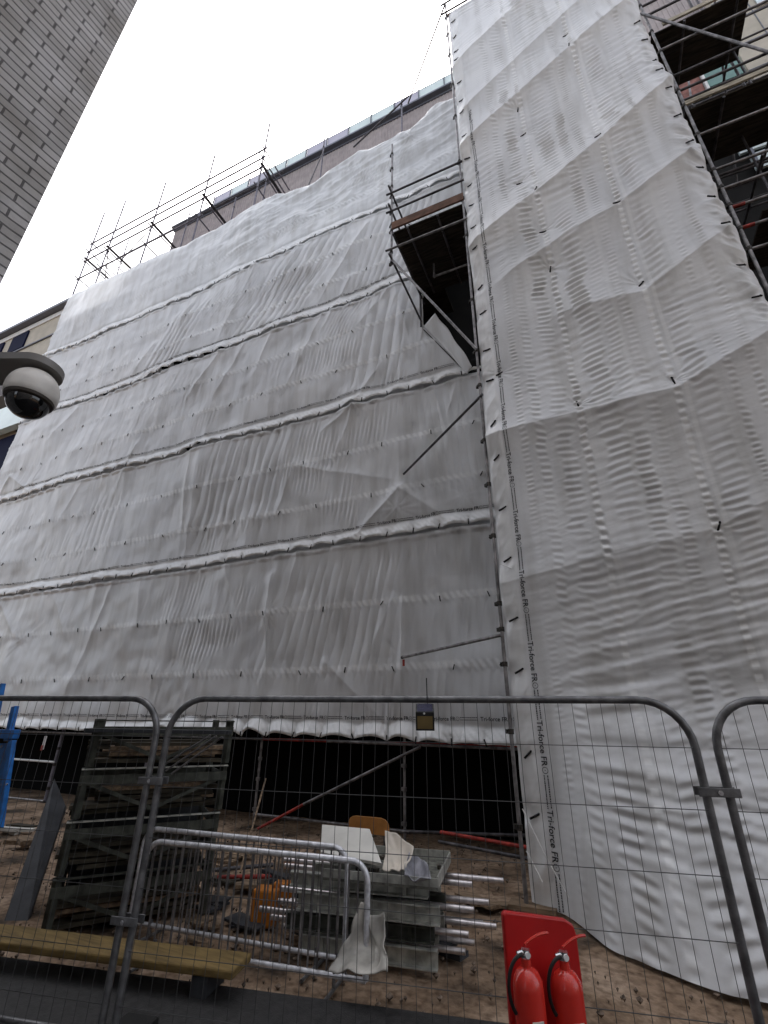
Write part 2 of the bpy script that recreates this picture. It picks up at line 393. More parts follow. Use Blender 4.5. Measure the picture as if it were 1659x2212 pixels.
while bx < 8:
    MB().box((bx+.56, PY+.02, PZ1+.65), (1.08, .02, .95)).build('balustrade_panel', M_BAL if pattern[i % 22] else M_BALG, mbd)
    MB().box((bx, PY-.02, PZ1+.62), (.045, .05, 1.06)).build('balustrade_post', M_GREYM, mbd)
    bx += 1.125; i += 1
MB().box((-3.3, PY+.02, PZ1+1.14), (22.6, .04, .03)).build('balustrade_rail', M_GREYM, mbd)

# right-hand wing visible through the scaffold
wg = thing('office_wing', (6, 9.9, 0), 'cream and glass facade seen behind the open scaffold at the upper right', 'building')
b = MB(); b.box((9.0, 9.78, 17.0), (6.2, .22, 12)); b.build('cream_panels', M_CREAM, wg)
b = MB()
for zz in (11.6, 13.3, 15.0, 16.2, 17.4, 18.6, 19.8, 21.0): b.box((9.0, 9.66, zz), (6.2, .012, .02))
for xx in (6.6, 7.4, 8.4): b.box((xx, 9.66, 17), (.02, .012, 12))
b.build('panel_joint', M_GREYM, wg)
MB().box((5.5, 9.8, 18.0), (.85, .1, .9)).build('window', M_GREEN, wg)
MB().box((4.72, 9.8, 18.05), (.5, .08, 1.1)).build('brick_pier', M_BRK2, wg)
MB().box((5.02, 9.74, 18.0), (.06, .1, 1.6)).build('mullion', M_WHITE, wg)
MB().box((5.95, 9.74, 18.1), (.05, .1, 1.5)).build('mullion', M_WHITE, wg)
M_SKYG = mat('window glass with painted sky reflection', (.62,.72,.73), .1, spec=.8)  # sky reflection painted in as a pale base colour
MB().box((5.35, 9.74, 14.75), (.7, .06, .42)).build('window', M_SKYG, wg)
MB().box((5.6, 9.74, 14.12), (.9, .06, .55)).build('window', M_SKYG, wg)
MB().box((5.2, 9.70, 14.4), (.06, .1, 1.3)).build('mullion', M_GREYM, wg)
for zz in (20.2, 16.9): 
    MB().box((7.1, 9.64, zz), (.7, .03, .55)).build('window', M_SKYG if zz > 18 else M_WIN, wg)
    MB().box((7.1, 9.62, zz-.3), (.8, .08, .06)).build('sill', M_WHITE, wg)

# cream wing left of the sheeting
def CR(px, py, Y=9.5): return at(px, py, Y=Y)
cw = thing('cream_building', (-30, 9.5, 0), 'cream rendered block with dark window strips beyond the left end of the sheeting', 'building')
CY = 9.5
MB().box((-32, CY+3.0, 10.6), (23, 5.98, 21.2-.003)).build('wall', M_CREAM, cw)
MB().box((-32, CY+1.2, 21.3), (23.2, 3.0, .18)).build('roof_edge', M_GREYM, cw)
MB().box((-32, CY-.02, 20.98), (23.1, .05, .32)).build('fascia', M_WHITE, cw)
for k_ in range(6):
    MB().box((-25.9-k_*2.15, CY-.03, 20.15), (1.35, .08, 1.15)).build('window', M_WIN, cw)
MB().box((-32, CY-.03, 19.48), (23.1, .07, .07)).build('sill', M_GREYM, cw)
MB().box((-32, CY-.3, 16.0), (23.1, .6, .9)).build('soffit', mat('grey soffit', (.16,.15,.15), .8), cw)
MB().box((-32, CY-.33, 14.2), (23.1, .3, 1.3)).build('glass_band', M_BAL, cw)
MB().box((-32, CY-.05, 12.4), (23.1, .12, 2.0)).build('window', M_WIN, cw)
MB().box((-32, CY-.34, 10.5), (23.1, .3, 1.3)).build('glass_band', M_BAL, cw)
MB().box((-32, CY-.05, 8.2), (23.1, .12, 2.4)).build('window', M_WIN, cw)

# ---------------------------------------------------------------- facade sheeting
SEAMS = [1.54, 5.35, 9.0, 12.65, 16.05]
TOPX = np.array([-20.1,-16.3,-12.8,-12.3,-10.5,-8.4,-8.0,-6.5,-6.2,-4.9,-4.5,-3.3,-3.0,-2.4,-2.1,-1.5,-1.0])
TOPZ = np.array([20.05,19.8,19.65,19.9,20.1,20.25,20.0,19.85,20.05,20.2,20.0,20.05,20.0,20.55,20.65,20.5,20.3])
STD = [-3.4,-6.46,-9.5,-12.55,-15.6,-18.6]
STARS = [(-3.45,5.95,.09),(-6.55,4.0,.07),(-4.6,9.05,.10),(-17.6,9.5,.09),(-3.45,3.0,.04),(-6.5,2.3,.04),(-9.5,6.6,.04),(-15.2,3.9,.05),(-9.6,2.9,.03),(-2.0,6.0,.03),(-2.4,14.0,.08),(-9.6,14.4,.05),(-5.0,14.2,.07),(-12.6,11.0,.05),(-15.6,14.0,.05),(-3.0,20.9-1.85,.12),(-7.5,17.4,.05)]
CREASES = [((-5.9,5.3),(-6.4,3.3),.05,.10),((-8.0,5.2),(-7.2,3.6),.04,.14),((-14.5,5.3),(-13.2,3.8),.05,.2),((-11.9,5.3),(-12.6,2.4),.04,.14),((-9.5,12.6),(-10.6,11.0),.05,.12),((-5.8,12.5),(-6.8,10.2),.05,.10),((-3.35,6.45),(-4.77,5.21),.075,.13),((-4.58,8.95),(-5.47,8.50),.06,.10),((-6.55,4.89),(-6.61,3.95),.045,.08),((-6.61,3.95),(-6.36,2.50),.04,.07),
 ((-3.37,3.98),(-3.41,2.14),.045,.06),((-5.06,2.91),(-3.74,1.83),.04,.12),((-17.01,5.14),(-15.57,3.99),.06,.15),((-7.42,12.87),(-7.90,11.42),.05,.12),((-3.35,6.40),(-2.00,5.23),.05,.12),
 ((-6.07,7.57),(-3.46,6.65),.05,.14),((-6.22,7.73),(-6.62,6.47),.05,.10),((-3.56,4.09),(-4.05,3.13),.03,.1),((-9.91,9.19),(-9.75,6.40),.05,.10),((-4.58,8.95),(-3.96,10.05),.05,.10),
 ((-3.59,12.65),(-4.54,11.69),.06,.14),((-12.37,9.80),(-12.98,7.95),.04,.14),((-19.09,10.04),(-17.15,8.90),.07,.14),((-19.09,10.04),(-19.40,9.33),.06,.10),((-4.91,13.64),(-5.73,12.00),.05,.12),
 ((-2.6,9.0),(-2.2,7.2),.04,.09),((-4.6,8.9),(-5.2,7.4),.04,.10),((-8.6,12.5),(-9.4,10.9),.05,.15),((-12.9,14.2),(-13.9,12.9),.05,.2),((-16.3,12.4),(-17.4,11.2),.06,.22),((-14.5,9.0),(-15.2,7.6),.05,.2),((-11.2,16.0),(-12.0,14.2),.05,.16),
 ((-8.6,16.0),(-9.8,13.2),.05,.14),((-10.9,5.3),(-10.6,3.9),.03,.12),((-3.5,12.5),(-3.1,10.4),.05,.10),((-6.9,15.9),(-8.0,13.6),.045,.12),((-4.4,15.6),(-5.9,13.3),.05,.12),((-8.7,8.9),(-8.9,7.0),.03,.07),((-2.0,8.9),(-2.3,7.9),.03,.08)]
def hF(x, z):
    h = fbm(x*.45, z*.5, 1)*.16+fbm(x*1.1+z*.4, z*.8, 2, 3)*.035
    for xk in STD:
        h += .045*np.exp(-np.abs(x-xk-(z-9)*.0)/.30)*sstep(-.3, .5, fbm(x*0+xk, z*.35, 4)+.2)
    # ledger ridges behind each lift
    for zk in (2.75, 4.0, 6.4, 7.6, 10.3, 11.5, 13.7, 15.0):
        h += .022*np.exp(-np.abs(z-zk)/.22)*(.4+.6*vn(x*.35, zk, 5))
    # fine taut wrinkles, mostly vertical, leaning
    lean = .12+.32*sstep(11, 15, z)*sstep(-16, -8, x)
    q = x-lean*(z-9)
    env = sstep(.0, .45, fbm(x*.35, z*.45, 6, 2)+.15)
    h += .011*ridge(q*6.5, z*.9, 3, 2)*(.2+env)
    h += .010*np.sin(2*math.pi*q/.12+3*fbm(x*1.2, z*.9, 0, 2))*sstep(.1, .5, fbm(x*.8, z*1.1, 5, 2)+.1)*sstep(-13, -7, x)
    # long fold bundles
    for (xc, zc, hw, hz, ln, A, lam) in ((-7.9,7.6,1.4,1.4,.18,.020,.26), (-11.9,14.0,.9,1.3,.45,.026,.30), (-7.2,14.4,1.5,1.4,.55,.024,.33), (-3.9,11.0,.8,1.5,.15,.026,.30), (-3.6,14.4,1.2,1.4,.3,.018,.22), (-13.2,7.3,.8,.9,.1,.012,.25), (-5.0,3.8,1.6,1.2,.25,.012,.22), (-2.4,7.4,.9,1.2,-.1,.010,.16)):
        qq = x-xc-ln*(z-zc)
        h += 1.7*A*(np.abs(np.sin(math.pi*qq/lam+1.5*fbm(x*.9, z*.4, 7, 2)))**.7-.5)*win(qq, 0, hw*.6, hw*.6)*win(z, zc, hz*.8, hz*.4)
    for (a, c, A) in STARS:
        dx = x-a; dz = z-c; r = np.hypot(dx, dz); th = np.arctan2(dz, dx)
        h += .7*A*np.exp(-r/.30)+.020*ridge(th*3.2+a, r*.8+c, 4, 3)*np.exp(-r/.55)*np.clip(r/.1, 0, 1)*(A/.08)+.007*np.cos(9*th+a*3+3*np.sin(2*th+c)+2*np.sin(3*th))*np.exp(-r/.45)*np.clip(r/.12, 0, 1)*(A/.07)*(.3+.7*(np.sin(th*1.5+a)>-.2))
    for (a, b_, A, w) in CREASES:
        ax, az = a; bx_, bz = b_; L2 = (bx_-ax)**2+(bz-az)**2; L1 = math.sqrt(L2)
        t = ((x-ax)*(bx_-ax)+(z-az)*(bz-az))/L2; dd = ((x-ax)*(bz-az)-(z-az)*(bx_-ax))/L1
        h += 1.6*A*np.exp(-np.abs(dd)/w)*sstep(-.12, .05, t)*(1-sstep(.6, 1.25, t))*(.7+.5*fbm(t*2, dd*0+ax, 2, 2))
    # eyelet ribbons
    for zk in (2.75, 4.0, 6.4, 7.65, 10.25, 11.45, 13.7, 14.9, 17.3):
        w = win(z, zk, .05, .06); h += w*.014*np.sin(2*math.pi*(x+.6*z)/.14)*(.3+.7*vn(x*.9, zk, 2))
    return h
def strip_h(x, z, zb, zt, i):
    h = hF(x, z)
    # scalloped, tied lower hem lies outside the sheet below
    p = .62; ph = x/p+.35*fbm(x*.8, np.full_like(x, i*3.1), 3, 2)
    sc = np.abs(np.sin(math.pi*ph))
    env = .35+1.1*vn(x*.9, np.full_like(x, 7.7*i), 5)
    v = z-zb; ua_ = [1, 1, .75, .6, .5][i]; bw = [.16, .16, .21, .25, .25][i]+.10*vn(x*.7, np.full_like(x, 4.1*i), 6)
    pv_ = np.clip(v/bw, 0, 1); h += .015+ua_*(.02+.14*sc**.8*env)*np.where(pv_ < .12, .75+.25*pv_/.12, (1-(pv_-.12)/.88)**1.15)
    h += (.010*np.sin(2*math.pi*(x+v*.9)/.12+6*fbm(x*2.3, z*2, 1, 2))+.022*ridge(x*5+v*6, v*7+x, 3, 3))*np.exp(-((v-.09)/.10)**2)
    h -= .03*np.exp(-np.abs(v-bw-.03)/.04)
    if i < 4:
        w = SEAMS[i+1]+.05*fbm(x*.4, np.full_like(x, (i+1)*2.), 2, 2)-z
        s2 = np.abs(np.sin(math.pi*(x/.47+.5*fbm(x*.9, np.full_like(x, i*5.1), 1, 2))))
        h -= .055*np.exp(-np.clip(w, 0, 9)/.035)*1.0+.03*(w < 0)
        h += np.where(w > 0, (.008+.055*s2*vn(x*.8, np.full_like(x, 2.2*i), 3)+.02*ridge(x*5-w*5, w*5, 5, 2))*np.sin(math.pi*np.clip(w/.17, 0, 1)), 0)
        fan = ridge(x*3.2, z*.6, 4, 2)*np.exp(-np.clip(w, 0, 9)/.45)*.022
        h += fan*sstep(-16, -10, x)
    if i == 4:
        h += .075*ridge(x*.55+z*.3, z*1.7-x*.30, 4, 3)*sstep(16.4, 17.6, z)*sstep(-13.5, -8, x)
        h += .022*fbm(x*2.0, z*3.0-x, 6, 3)*sstep(-15, -8, x)
        tz = np.interp(x, TOPX, TOPZ); k = np.clip((z-(tz-.7))/.7, 0, 1); h -= .55*k**2.4*sstep(-14, -10, x)+.12*k**2
    return h
def grid_mesh(name, X, Z, Hh, Yb, mask=None, band=None, m=None, parent=None, org=(0,0,0)):
    ny, nx = X.shape
    V = np.stack([X-org[0], Yb-Hh-org[1], Z-org[2]], -1).reshape(-1, 3).astype(np.float32)
    idx = np.arange(ny*nx).reshape(ny, nx)
    Q = np.stack([idx[:-1,:-1], idx[:-1,1:], idx[1:,1:], idx[1:,:-1]], -1)
    if mask is not None: Q = Q[mask[:-1,:-1] & mask[1:,1:] & mask[:-1,1:] & mask[1:,:-1]]
    Q = Q.reshape(-1, 4)
    me = bpy.data.meshes.new(name); me.vertices.add(len(V)); me.vertices.foreach_set('co', V.ravel())
    me.loops.add(Q.size); me.loops.foreach_set('vertex_index', Q.ravel().astype(np.int32))
    me.polygons.add(len(Q)); me.polygons.foreach_set('loop_start', np.arange(0, Q.size, 4, dtype=np.int32))
    me.update(calc_edges=True); me.shade_smooth()
    if band is not None:
        at_ = me.attributes.new('band', 'FLOAT', 'POINT'); at_.data.foreach_set('value', band.ravel().astype(np.float32))
    if m: me.materials.append(m)
    o = bpy.data.objects.new(name, me); COL.objects.link(o)
    if parent is not None: o.parent = parent
    return o
xs = np.concatenate([np.arange(-20.05, -8, .028), np.arange(-8, -1.2, .0155)])
tie_me = None
def tie_mesh():
    b = MB(); b.tube((-.06,0,0), (.06,0,0), .014, 6); b.tube((.045,-.012,0), (.075,.012,0), .014, 6)
    me = bpy.data.meshes.new('tie'); me.from_pydata(b.v, [], b.f); me.materials.append(M_TIE); me.shade_smooth(); return me
TIE = tie_mesh()
def add_tie(parent, x, y, z, ang, org, s=1):
    o = bpy.data.objects.new('tie', TIE); COL.objects.link(o); o.parent = parent
    o.location = (x-org[0], y-org[1], z-org[2]); o.rotation_euler = (0, ang, 0); o.scale = (s, s, s)
strip_labels = ['lowest strip of white sheeting on the long facade, its printed hem above the dark opening',
 'second strip of facade sheeting from the bottom, with a printed lower hem',
 'third strip of facade sheeting from the bottom, bundled long folds hanging mid-width',
 'fourth strip of facade sheeting from the bottom, its right end behind the loading deck',
 'top strip of facade sheeting, rumpled and draped over the scaffold edge against the sky']
FONTTXT = 'Tri-force FR'
def text_verts(body):
    cu = bpy.data.curves.new('t', 'FONT'); cu.body = body; cu.size = 1; cu.resolution_u = 3; cu.offset = .012
    ob = bpy.data.objects.new('t', cu); me = ob.to_mesh(); 
    v = [tuple(q.co) for q in me.vertices]; f = [tuple(p.vertices) for p in me.polygons]
    ob.to_mesh_clear(); bpy.data.objects.remove(ob); bpy.data.curves.remove(cu)
    return v, f
TV, TF = text_verts(FONTTXT)
TWID = max(v[0] for v in TV)
def print_unit():
    """ 'Tri-force FR', a ring with a small mark, two lines of fine print (drawn as broken strokes) """
    v = list(TV); f = list(TF)
    cx, cy, n = TWID+.42, .34, 28
    def ring(cx, cy, r1, r2):
        k = len(v)
        for j in range(n):
            a = 2*math.pi*j/n; v.append((cx+r1*math.cos(a), cy+r1*math.sin(a), 0)); v.append((cx+r2*math.cos(a), cy+r2*math.sin(a), 0))
        for j in range(n): j2 = (j+1) % n; f.append((k+2*j, k+2*j+1, k+2*j2+1, k+2*j2))
    ring(cx, cy, .36, .30); ring(cx, cy, .05, .0001)
    x0 = cx+.5
    rr = random.Random(3)
    for row in (.08, .50):
        x = x0
        while x < x0+3.4:
            w = rr.uniform(.05, .22); k = len(v)
            v.extend([(x,row,0),(x+w,row,0),(x+w,row+.13,0),(x,row+.13,0)]); f.append((k,k+1,k+2,k+3)); x += w+rr.uniform(.03,.07)
    return v, f, x0+3.4
PV, PF, PLEN = print_unit()
def printed(parent, org, Yb, hfun, x0, z0, size, vertical=False):
    vv = []
    for (a, b_, _) in PV:
        if vertical: xx, zz = x0+b_*size, z0-a*size
        else: xx, zz = x0+a*size, z0+b_*size
        vv.append((xx, zz))
    A = np.array(vv); h = hfun(A[:,0], A[:,1])
    me = bpy.data.meshes.new('printed_text'); me.from_pydata([(float(p[0]-org[0]), float(Yb-hh-.006-org[1]), float(p[1]-org[2])) for p, hh in zip(A, h)], [], PF)
    me.materials.append(M_INK); o = bpy.data.objects.new('printed_text', me); COL.objects.link(o); o.parent = parent

for i, zb0 in enumerate(SEAMS):
    zt0 = SEAMS[i+1]-.02 if i < 4 else None
    org = (-10.6, YF, zb0)
    root = thing('facade_sheet', org, strip_labels[i], 'sheeting', 'horizontal strips of sheeting over the facade scaffold')
    p = .62; ph = xs/p+.35*fbm(xs*.8, np.full_like(xs, i*3.1), 3, 2)
    arc = np.abs(np.sin(math.pi*ph)); env = vn(xs*.9, np.full_like(xs, 7.7*i), 5)
    zb = zb0+.05*fbm(xs*.4, np.full_like(xs, i*2.), 2, 2)+arc*(.004+(.045 if i else .17)*env**2)
    if i < 4:
        j = i+1; ph2 = xs/p+.35*fbm(xs*.8, np.full_like(xs, j*3.1), 3, 2); arc2 = np.abs(np.sin(math.pi*ph2))
        zt = SEAMS[j]+.05*fbm(xs*.4, np.full_like(xs, j*2.), 2, 2)+.22+(.16 if j > 2 else 0)-arc2*(.36 if j < 3 else .48)*sstep(.70, .95, vn(xs*.8, np.full_like(xs, 3.3*j), 6))
    else: zt = np.interp(xs, TOPX, TOPZ)+.10*fbm(xs*1.5, xs*0+.3, 4, 3)*sstep(-14, -11, xs)
    nz = 125
    t = np.linspace(0, 1, nz)[:, None]
    X = np.repeat(xs[None], nz, 0); Z = zb[None]*(1-t)+zt[None]*t
    ze = np.repeat(zb[None], nz, 0); zte = np.repeat(zt[None], nz, 0)
    Hh_ = strip_h(X, Z, ze, zte, i)
    # a slight inward taper of the left end
    mask = np.ones_like(X, bool)
    mask &= ~((X > np.interp(Z, [9.02, 9.12, 10.9, 11.7, 12.9, 13.3], [-1.5, -1.8, -2.74, -2.74, -2.3, -1.0])) & (Z > 9.1) & (Z < 13.3))
    mask &= X > -20.05+.10*np.abs(np.sin(Z*2.2))*(.3+vn(Z*1.1, Z*0, 3))
    band = np.zeros_like(X)
    for zk in (2.75, 4.0, 6.4, 7.65, 10.25, 11.45, 13.7, 14.9):
        band = np.maximum(band, win(Z, zk+.03, .045, .03)*(.25+.6*(np.sin(2*math.pi*(X+.5*Z)/.13) > -.1)*vn(X*3, Z*5, 2))*sstep(-19, -9, X))
    band = np.maximum(band, .95*(1-sstep(.16, .34, Z-ze))*(.75+.25*vn(X*2, Z*2, 4)))
    grid_mesh('sheet', X, Z, Hh_, YF, mask, band, M_SHEET, root, org)
    def hs_(x, z, i=i, zb=zb, zt=zt):
        x = np.asarray(x, float); z = np.asarray(z, float)
        return strip_h(x, z, np.interp(x, xs, zb), np.interp(x, xs, zt), i)
    # ties along the hem (where the scallop touches) and on the eyelet rows
    cnt = 0
    ks = np.floor(ph); chg = np.where(np.diff(ks) != 0)[0]
    for c_ in chg:
        x_ = xs[c_]; z_ = zb[c_]+.02
        if i == 3 and x_ > -1.6 or (i == 4 and x_ > -1.3): continue
        if cnt < 50:
            add_tie(root, x_, YF-float(hs_([x_], [z_])[0])-.012, z_+.02, math.pi/2+random.uniform(-.5,.5), org, .8); cnt += 1
    for zk in (2.75, 4.0, 6.4, 7.65, 10.25, 11.45, 13.7, 14.9):
        if not (zb0 < zk < (zt0 or 99)): continue
        x_ = -19.5+random.random()
        while x_ < -1.5:
            if not (i == 2 and x_ > -2.9 and zk > 9) and not (i == 3 and x_ > -2.4) and cnt < 98:
                zz = zk+.02*random.uniform(-1, 1)
                if not (9.1 < zz < 13.3 and x_ > -2.9): add_tie(root, x_, YF-float(hs_([x_], [zz])[0])-.01, zz, math.pi/2+random.uniform(-.7,.7), org, .75); cnt += 1
            x_ += random.uniform(.9, 1.5)
    if i < 4:
        x_ = [-1.97, -2.17, -1.99, -3.4][i]
        zz = [1.87, 5.65, 9.34, 12.99][i]
        for k_ in range(20):
            xx = x_-.872*k_
            if xx < -18.8: break
            printed(root, org, YF, hs_, xx, zz, .088)
# folded flap along the cut edge
def flap():
    org = at(960, 740, Y=8.3)
    root = thing('sheet_flap', org, 'stiff folded triangle of white sheet hanging beside the dark gap under the loading deck', 'sheeting')
    A = np.array(at(916, 704, Y=8.30)); B = np.array(at(940, 676, Y=8.22)); Cc = np.array(at(1020, 790, Y=8.22)); D = np.array(at(1008, 809, Y=8.30))
    n1, n2 = 40, 14; V = []; Fs = []
    for a in range(n1):
        t = a/(n1-1)
        e0 = A*(1-t)+D*t; e1 = B*(1-t)+Cc*t
        for c in range(n2):
            s = c/(n2-1); pnt = e0*(1-s)+e1*s
            off = .015*math.sin(s*7+t*2)*math.sin(t*math.pi)+.012*math.sin(t*14+s*3)*s
            V.append(tuple(pnt+np.array([off, -off, off*.4])))
    Fs = [(a*n2+c, a*n2+c+1, (a+1)*n2+c+1, (a+1)*n2+c) for a in range(n1-1) for c in range(n2-1)]
    o = MB().poly(V, Fs).build('folded_sheet', M_SHEET, root, smooth=False); o.data.shade_smooth()
    sd_ = o.modifiers.new('s', 'SOLIDIFY'); sd_.thickness = .004
    MB().tube(at(915, 712, Y=8.3), at(1009, 806, Y=8.32), .012, 6).build('hem_rope', M_TIE, root)
flap()

# ---------------------------------------------------------------- tower sheeting
TX0, TX1, TZ0, TZ1 = -1.12, 2.88, .02, 20.2
CRE = [(( -1.2,16.92),(1.05,18.5),(2.9,19.6),.12,.55,.5),
       (( -1.15,13.54),(1.78,15.44),(2.79,15.96),.15,.6,.45),
       (( -1.1,10.3),(.6,11.16),(2.87,12.75),.14,.6,.45),
       (( -.6,9.2),(1.48,10.01),(2.8,10.72),.10,.5,.4),
       (( .19,8.0),(1.48,7.95),(2.84,8.75),.08,.5,.4),
       (( -1.0,5.95),(1.53,6.03),(2.75,6.62),.12,.5,.5),
       (( -1.0,3.6),(1.5,4.0),(2.8,4.6),.07,.5,.4),
       (( -1.1,14.9),(.6,16.1),(2.8,17.6),.08,.3,.3)]
TT = [(.22,13.27),(-.01,11.62),(.21,14.1),(.25,11.1),(.24,10.04),(.25,9.1),(.27,6.14),(1.45,15.38),(1.46,16.03),(1.48,11.98),(1.47,10.07),(1.48,8.15),(1.50,6.16),(1.53,4.02),(-.82,7.2)]
RIP = [(-.55,.05,.065,.0030,.1),(-.32,.07,.085,.0045,-.3),(.0,.12,.095,.0062,-.15),(.27,.05,.10,.008,0),(.62,.16,.100,.0072,.22),(.93,.10,.085,.0055,.18),(1.18,.07,.075,.004,.1),(1.5,.045,.10,.009,.2),(1.80,.15,.104,.0076,.38),(2.15,.045,.068,.0045,.15),(2.42,.05,.066,.004,.2)]
EDGE_L = [z+random.uniform(-.1,.1) for z in np.arange(.8, 20, .78)]
EDGE_R = [z+random.uniform(-.15,.15) for z in np.arange(.9, 20, .72)]
def hT(x, z):
    h = fbm(x*.5, z*.35, 2, 3)*.06
    for (a, b_, c_, A, wu, wd) in CRE:
        zc = np.interp(x, [a[0], b_[0], c_[0]], [a[1], b_[1], c_[1]])+0*x
        q = z-zc; k = sstep(a[0]-.3, a[0]+.4, x) if a[0] > -.9 else 1
        h += 1.55*A*k*np.where(q > 0, np.exp(-np.abs(q)/(wu*1.1)), np.exp(-np.abs(q)/(wd*.9)))
    for (a, c) in TT:
        dx = x-a; dz = z-c; r = np.hypot(dx, dz); th = np.arctan2(dz, dx)
        kk = .25+.75*abs(math.sin(a*7+c*3.1)); h += -.05*np.exp(-r/.16)+.007*kk*np.cos(9*th+a*3+2.5*np.sin(2*th+c)+1.5*np.sin(3*th))*np.exp(-r/.32)*np.clip(r/.1, 0, 1)*(.2+.8*(np.cos(th*1.0+c*2) > -.3))
    low = 1-sstep(3.2, 4.2, z)
    for (xc, hw, lam, A, tl) in RIP:
        xj = xc+hw*.45*(vn(x*0+xc, z*7.5, 2)-.5)*2+hw*.3*fbm(x*0+xc, z*1.3, 5, 2)
        e = win(x, xj, hw*.55, hw*.55)*np.clip(.35+1.3*fbm(x*.2+xc*3, z*.55, 3, 2)+.45, 0, 1.2)
        tl_ = tl+.35*fbm(x*.1+xc, z*.4, 6, 2)
        s_ = np.sin(2*math.pi*(z-tl_*x)/(lam*1.18)+4.6*fbm(x*1.6+xc, z*1.1, 1, 3))
        e = e*(.55+.7*sstep(-.4, .4, fbm(x*1.1+xc*2, z*1.7, 7, 2)))
        h += 1.5*A*e*(s_*.75+.25*s_*np.abs(s_))*(.5+vn(x*0+xc*5, z*6, 3))
    # irregular cross ripples
    h += .0045*np.sin(2*math.pi*(z-.15*x)/.19+6*fbm(x*.9, z*.8, 4, 3))*np.clip(fbm(x*1.6, z*1.1, 5, 2)+.02, 0, 1)*2.5
    h += .0035*ridge(x*.8, (z-.1*x)*6, 5, 2)*(.15+1.3*low)
    h += .0055*sstep(.3, 1.2, z)*ridge(x*2.2, (z-.2*x)*9, 2, 3)*sstep(.0, .5, vn(x*1.7, z*1.1, 4))*(1-.6*sstep(5, 9, z))*sstep(-.75, -.5, x)
    # long slack folds in the lowest lifts
    sl = .30*sstep(1.0, 2.6, z)-.10
    ph = (z-sl*(x+1.1))
    fo = np.sin(2*math.pi*ph/.24+3.2*fbm(x*.7, z*.8, 0, 3))
    h += .016*fo*low*sstep(.1, 1.5, z)*sstep(-.7, .3, x)*(.35+.9*vn(x*.9, z*1.6, 2))
    h += .012*np.sin(2*math.pi*ph/.11+4*fbm(x*.9, z, 3, 3))*low*sstep(-.6, .2, x)*sstep(.1, 1.3, z)*vn(x*1.4, z*1.9, 7)
    # wrapped edges, puffed between the ties
    eL = np.exp(-(x-TX0)/.16); eR = np.exp(-(TX1-x)/.14)
    pl_ = np.zeros_like(z); pr_ = np.zeros_like(z)
    for zz in EDGE_L: pl_ += np.exp(-((z-zz)/.12)**2)
    for zz in EDGE_R: pr_ += np.exp(-((z-zz)/.10)**2)
    h += eL*(-.09-.05*pl_+.04*fbm(x*3, z*2.5, 1, 3)) + eR*(-.08-.06*pr_+.06*fbm(x*4, z*3, 2, 3))
    h += .075*ridge(x*2, z*2.6+x*2.5, 6, 3)*np.exp(-(TX1-x-.12)**2/.018)
    h += .035*ridge(x*3, z*1.6-x*2, 2, 3)*win(x, -.99, .09, .04)
    h += (.65+.55*sstep(-.6, .6, x)+.10*fbm(x*1.3, z*.5, 1, 2))*(1-np.clip(z/2.3, 0, 1))**1.35*sstep(-.85, -.25, x)
    # faint vertical fold line left of the print
    h += -.012*np.exp(-np.abs(x+.84)/.012)
    return h
tx = np.arange(TX0, TX1+.001, .018); tz = np.concatenate([np.arange(TZ0, 12, .0125), np.arange(12, TZ1, .02)])
X, Z = np.meshgrid(tx, tz)
org = (.9, YT, 0)
tw = thing('tower_sheet', org, 'tall white sheet down the scaffold tower, rippled in vertical rows with black ties', 'sheeting')
band = np.maximum(win(X, .27, .03, .015), win(X, 1.50, .03, .015))*(.2+.65*(np.sin(2*math.pi*Z/.135+2*vn(X*0, Z*1.5, 3)) > .1)*(.4+.6*vn(X*0, Z*3, 5)))
band = np.maximum(band, .30*win(X, 1.62, .02, .01)); band = np.maximum(band, .16*win(X, .38, .03, .02)); band = np.maximum(band, .16*win(X, 1.05, .02, .02)); band = np.maximum(band, .12*win(X, 2.0, .02, .02))
band = np.maximum(band, .5*(1-sstep(-.92, -.86, X)))
grid_mesh('sheet', X, Z, hT(X, Z), YT-.06, None, band, M_SHEET, tw, org)
for (a, c) in TT: add_tie(tw, a, YT-.06-float(hT(np.array([a]), np.array([c]))[0])-.012, c, random.uniform(-1.8, .3), org, 1.0)
for zz in EDGE_L: add_tie(tw, TX0+.13, YT-.06-float(hT(np.array([TX0+.13]), np.array([zz]))[0])-.015, zz, random.uniform(-.9, .2), org, 1.0)
for zz in EDGE_R: add_tie(tw, TX1-.13, YT-.06-float(hT(np.array([TX1-.13]), np.array([zz]))[0])-.015, zz, random.uniform(-.3, .7), org, .9)
for k_ in range(16):
    printed(tw, org, YT-.06, hT, -.84, .95+.93*k_, .098, vertical=True)
b = MB(); b.path([(-1.1, YT-.1, .95), (-.9, YT-.16, .55), (-.7, YT-.18, .2)], .006, 6); b.path([(-1.1, YT-.1, .55), (-.95, YT-.17, .3)], .006, 6)
b.path([(-1.11, YT-.06, 3.9), (-.93, YT-.16, 3.78)], .006, 6); b.build('white_cord', M_WHITE, tw)

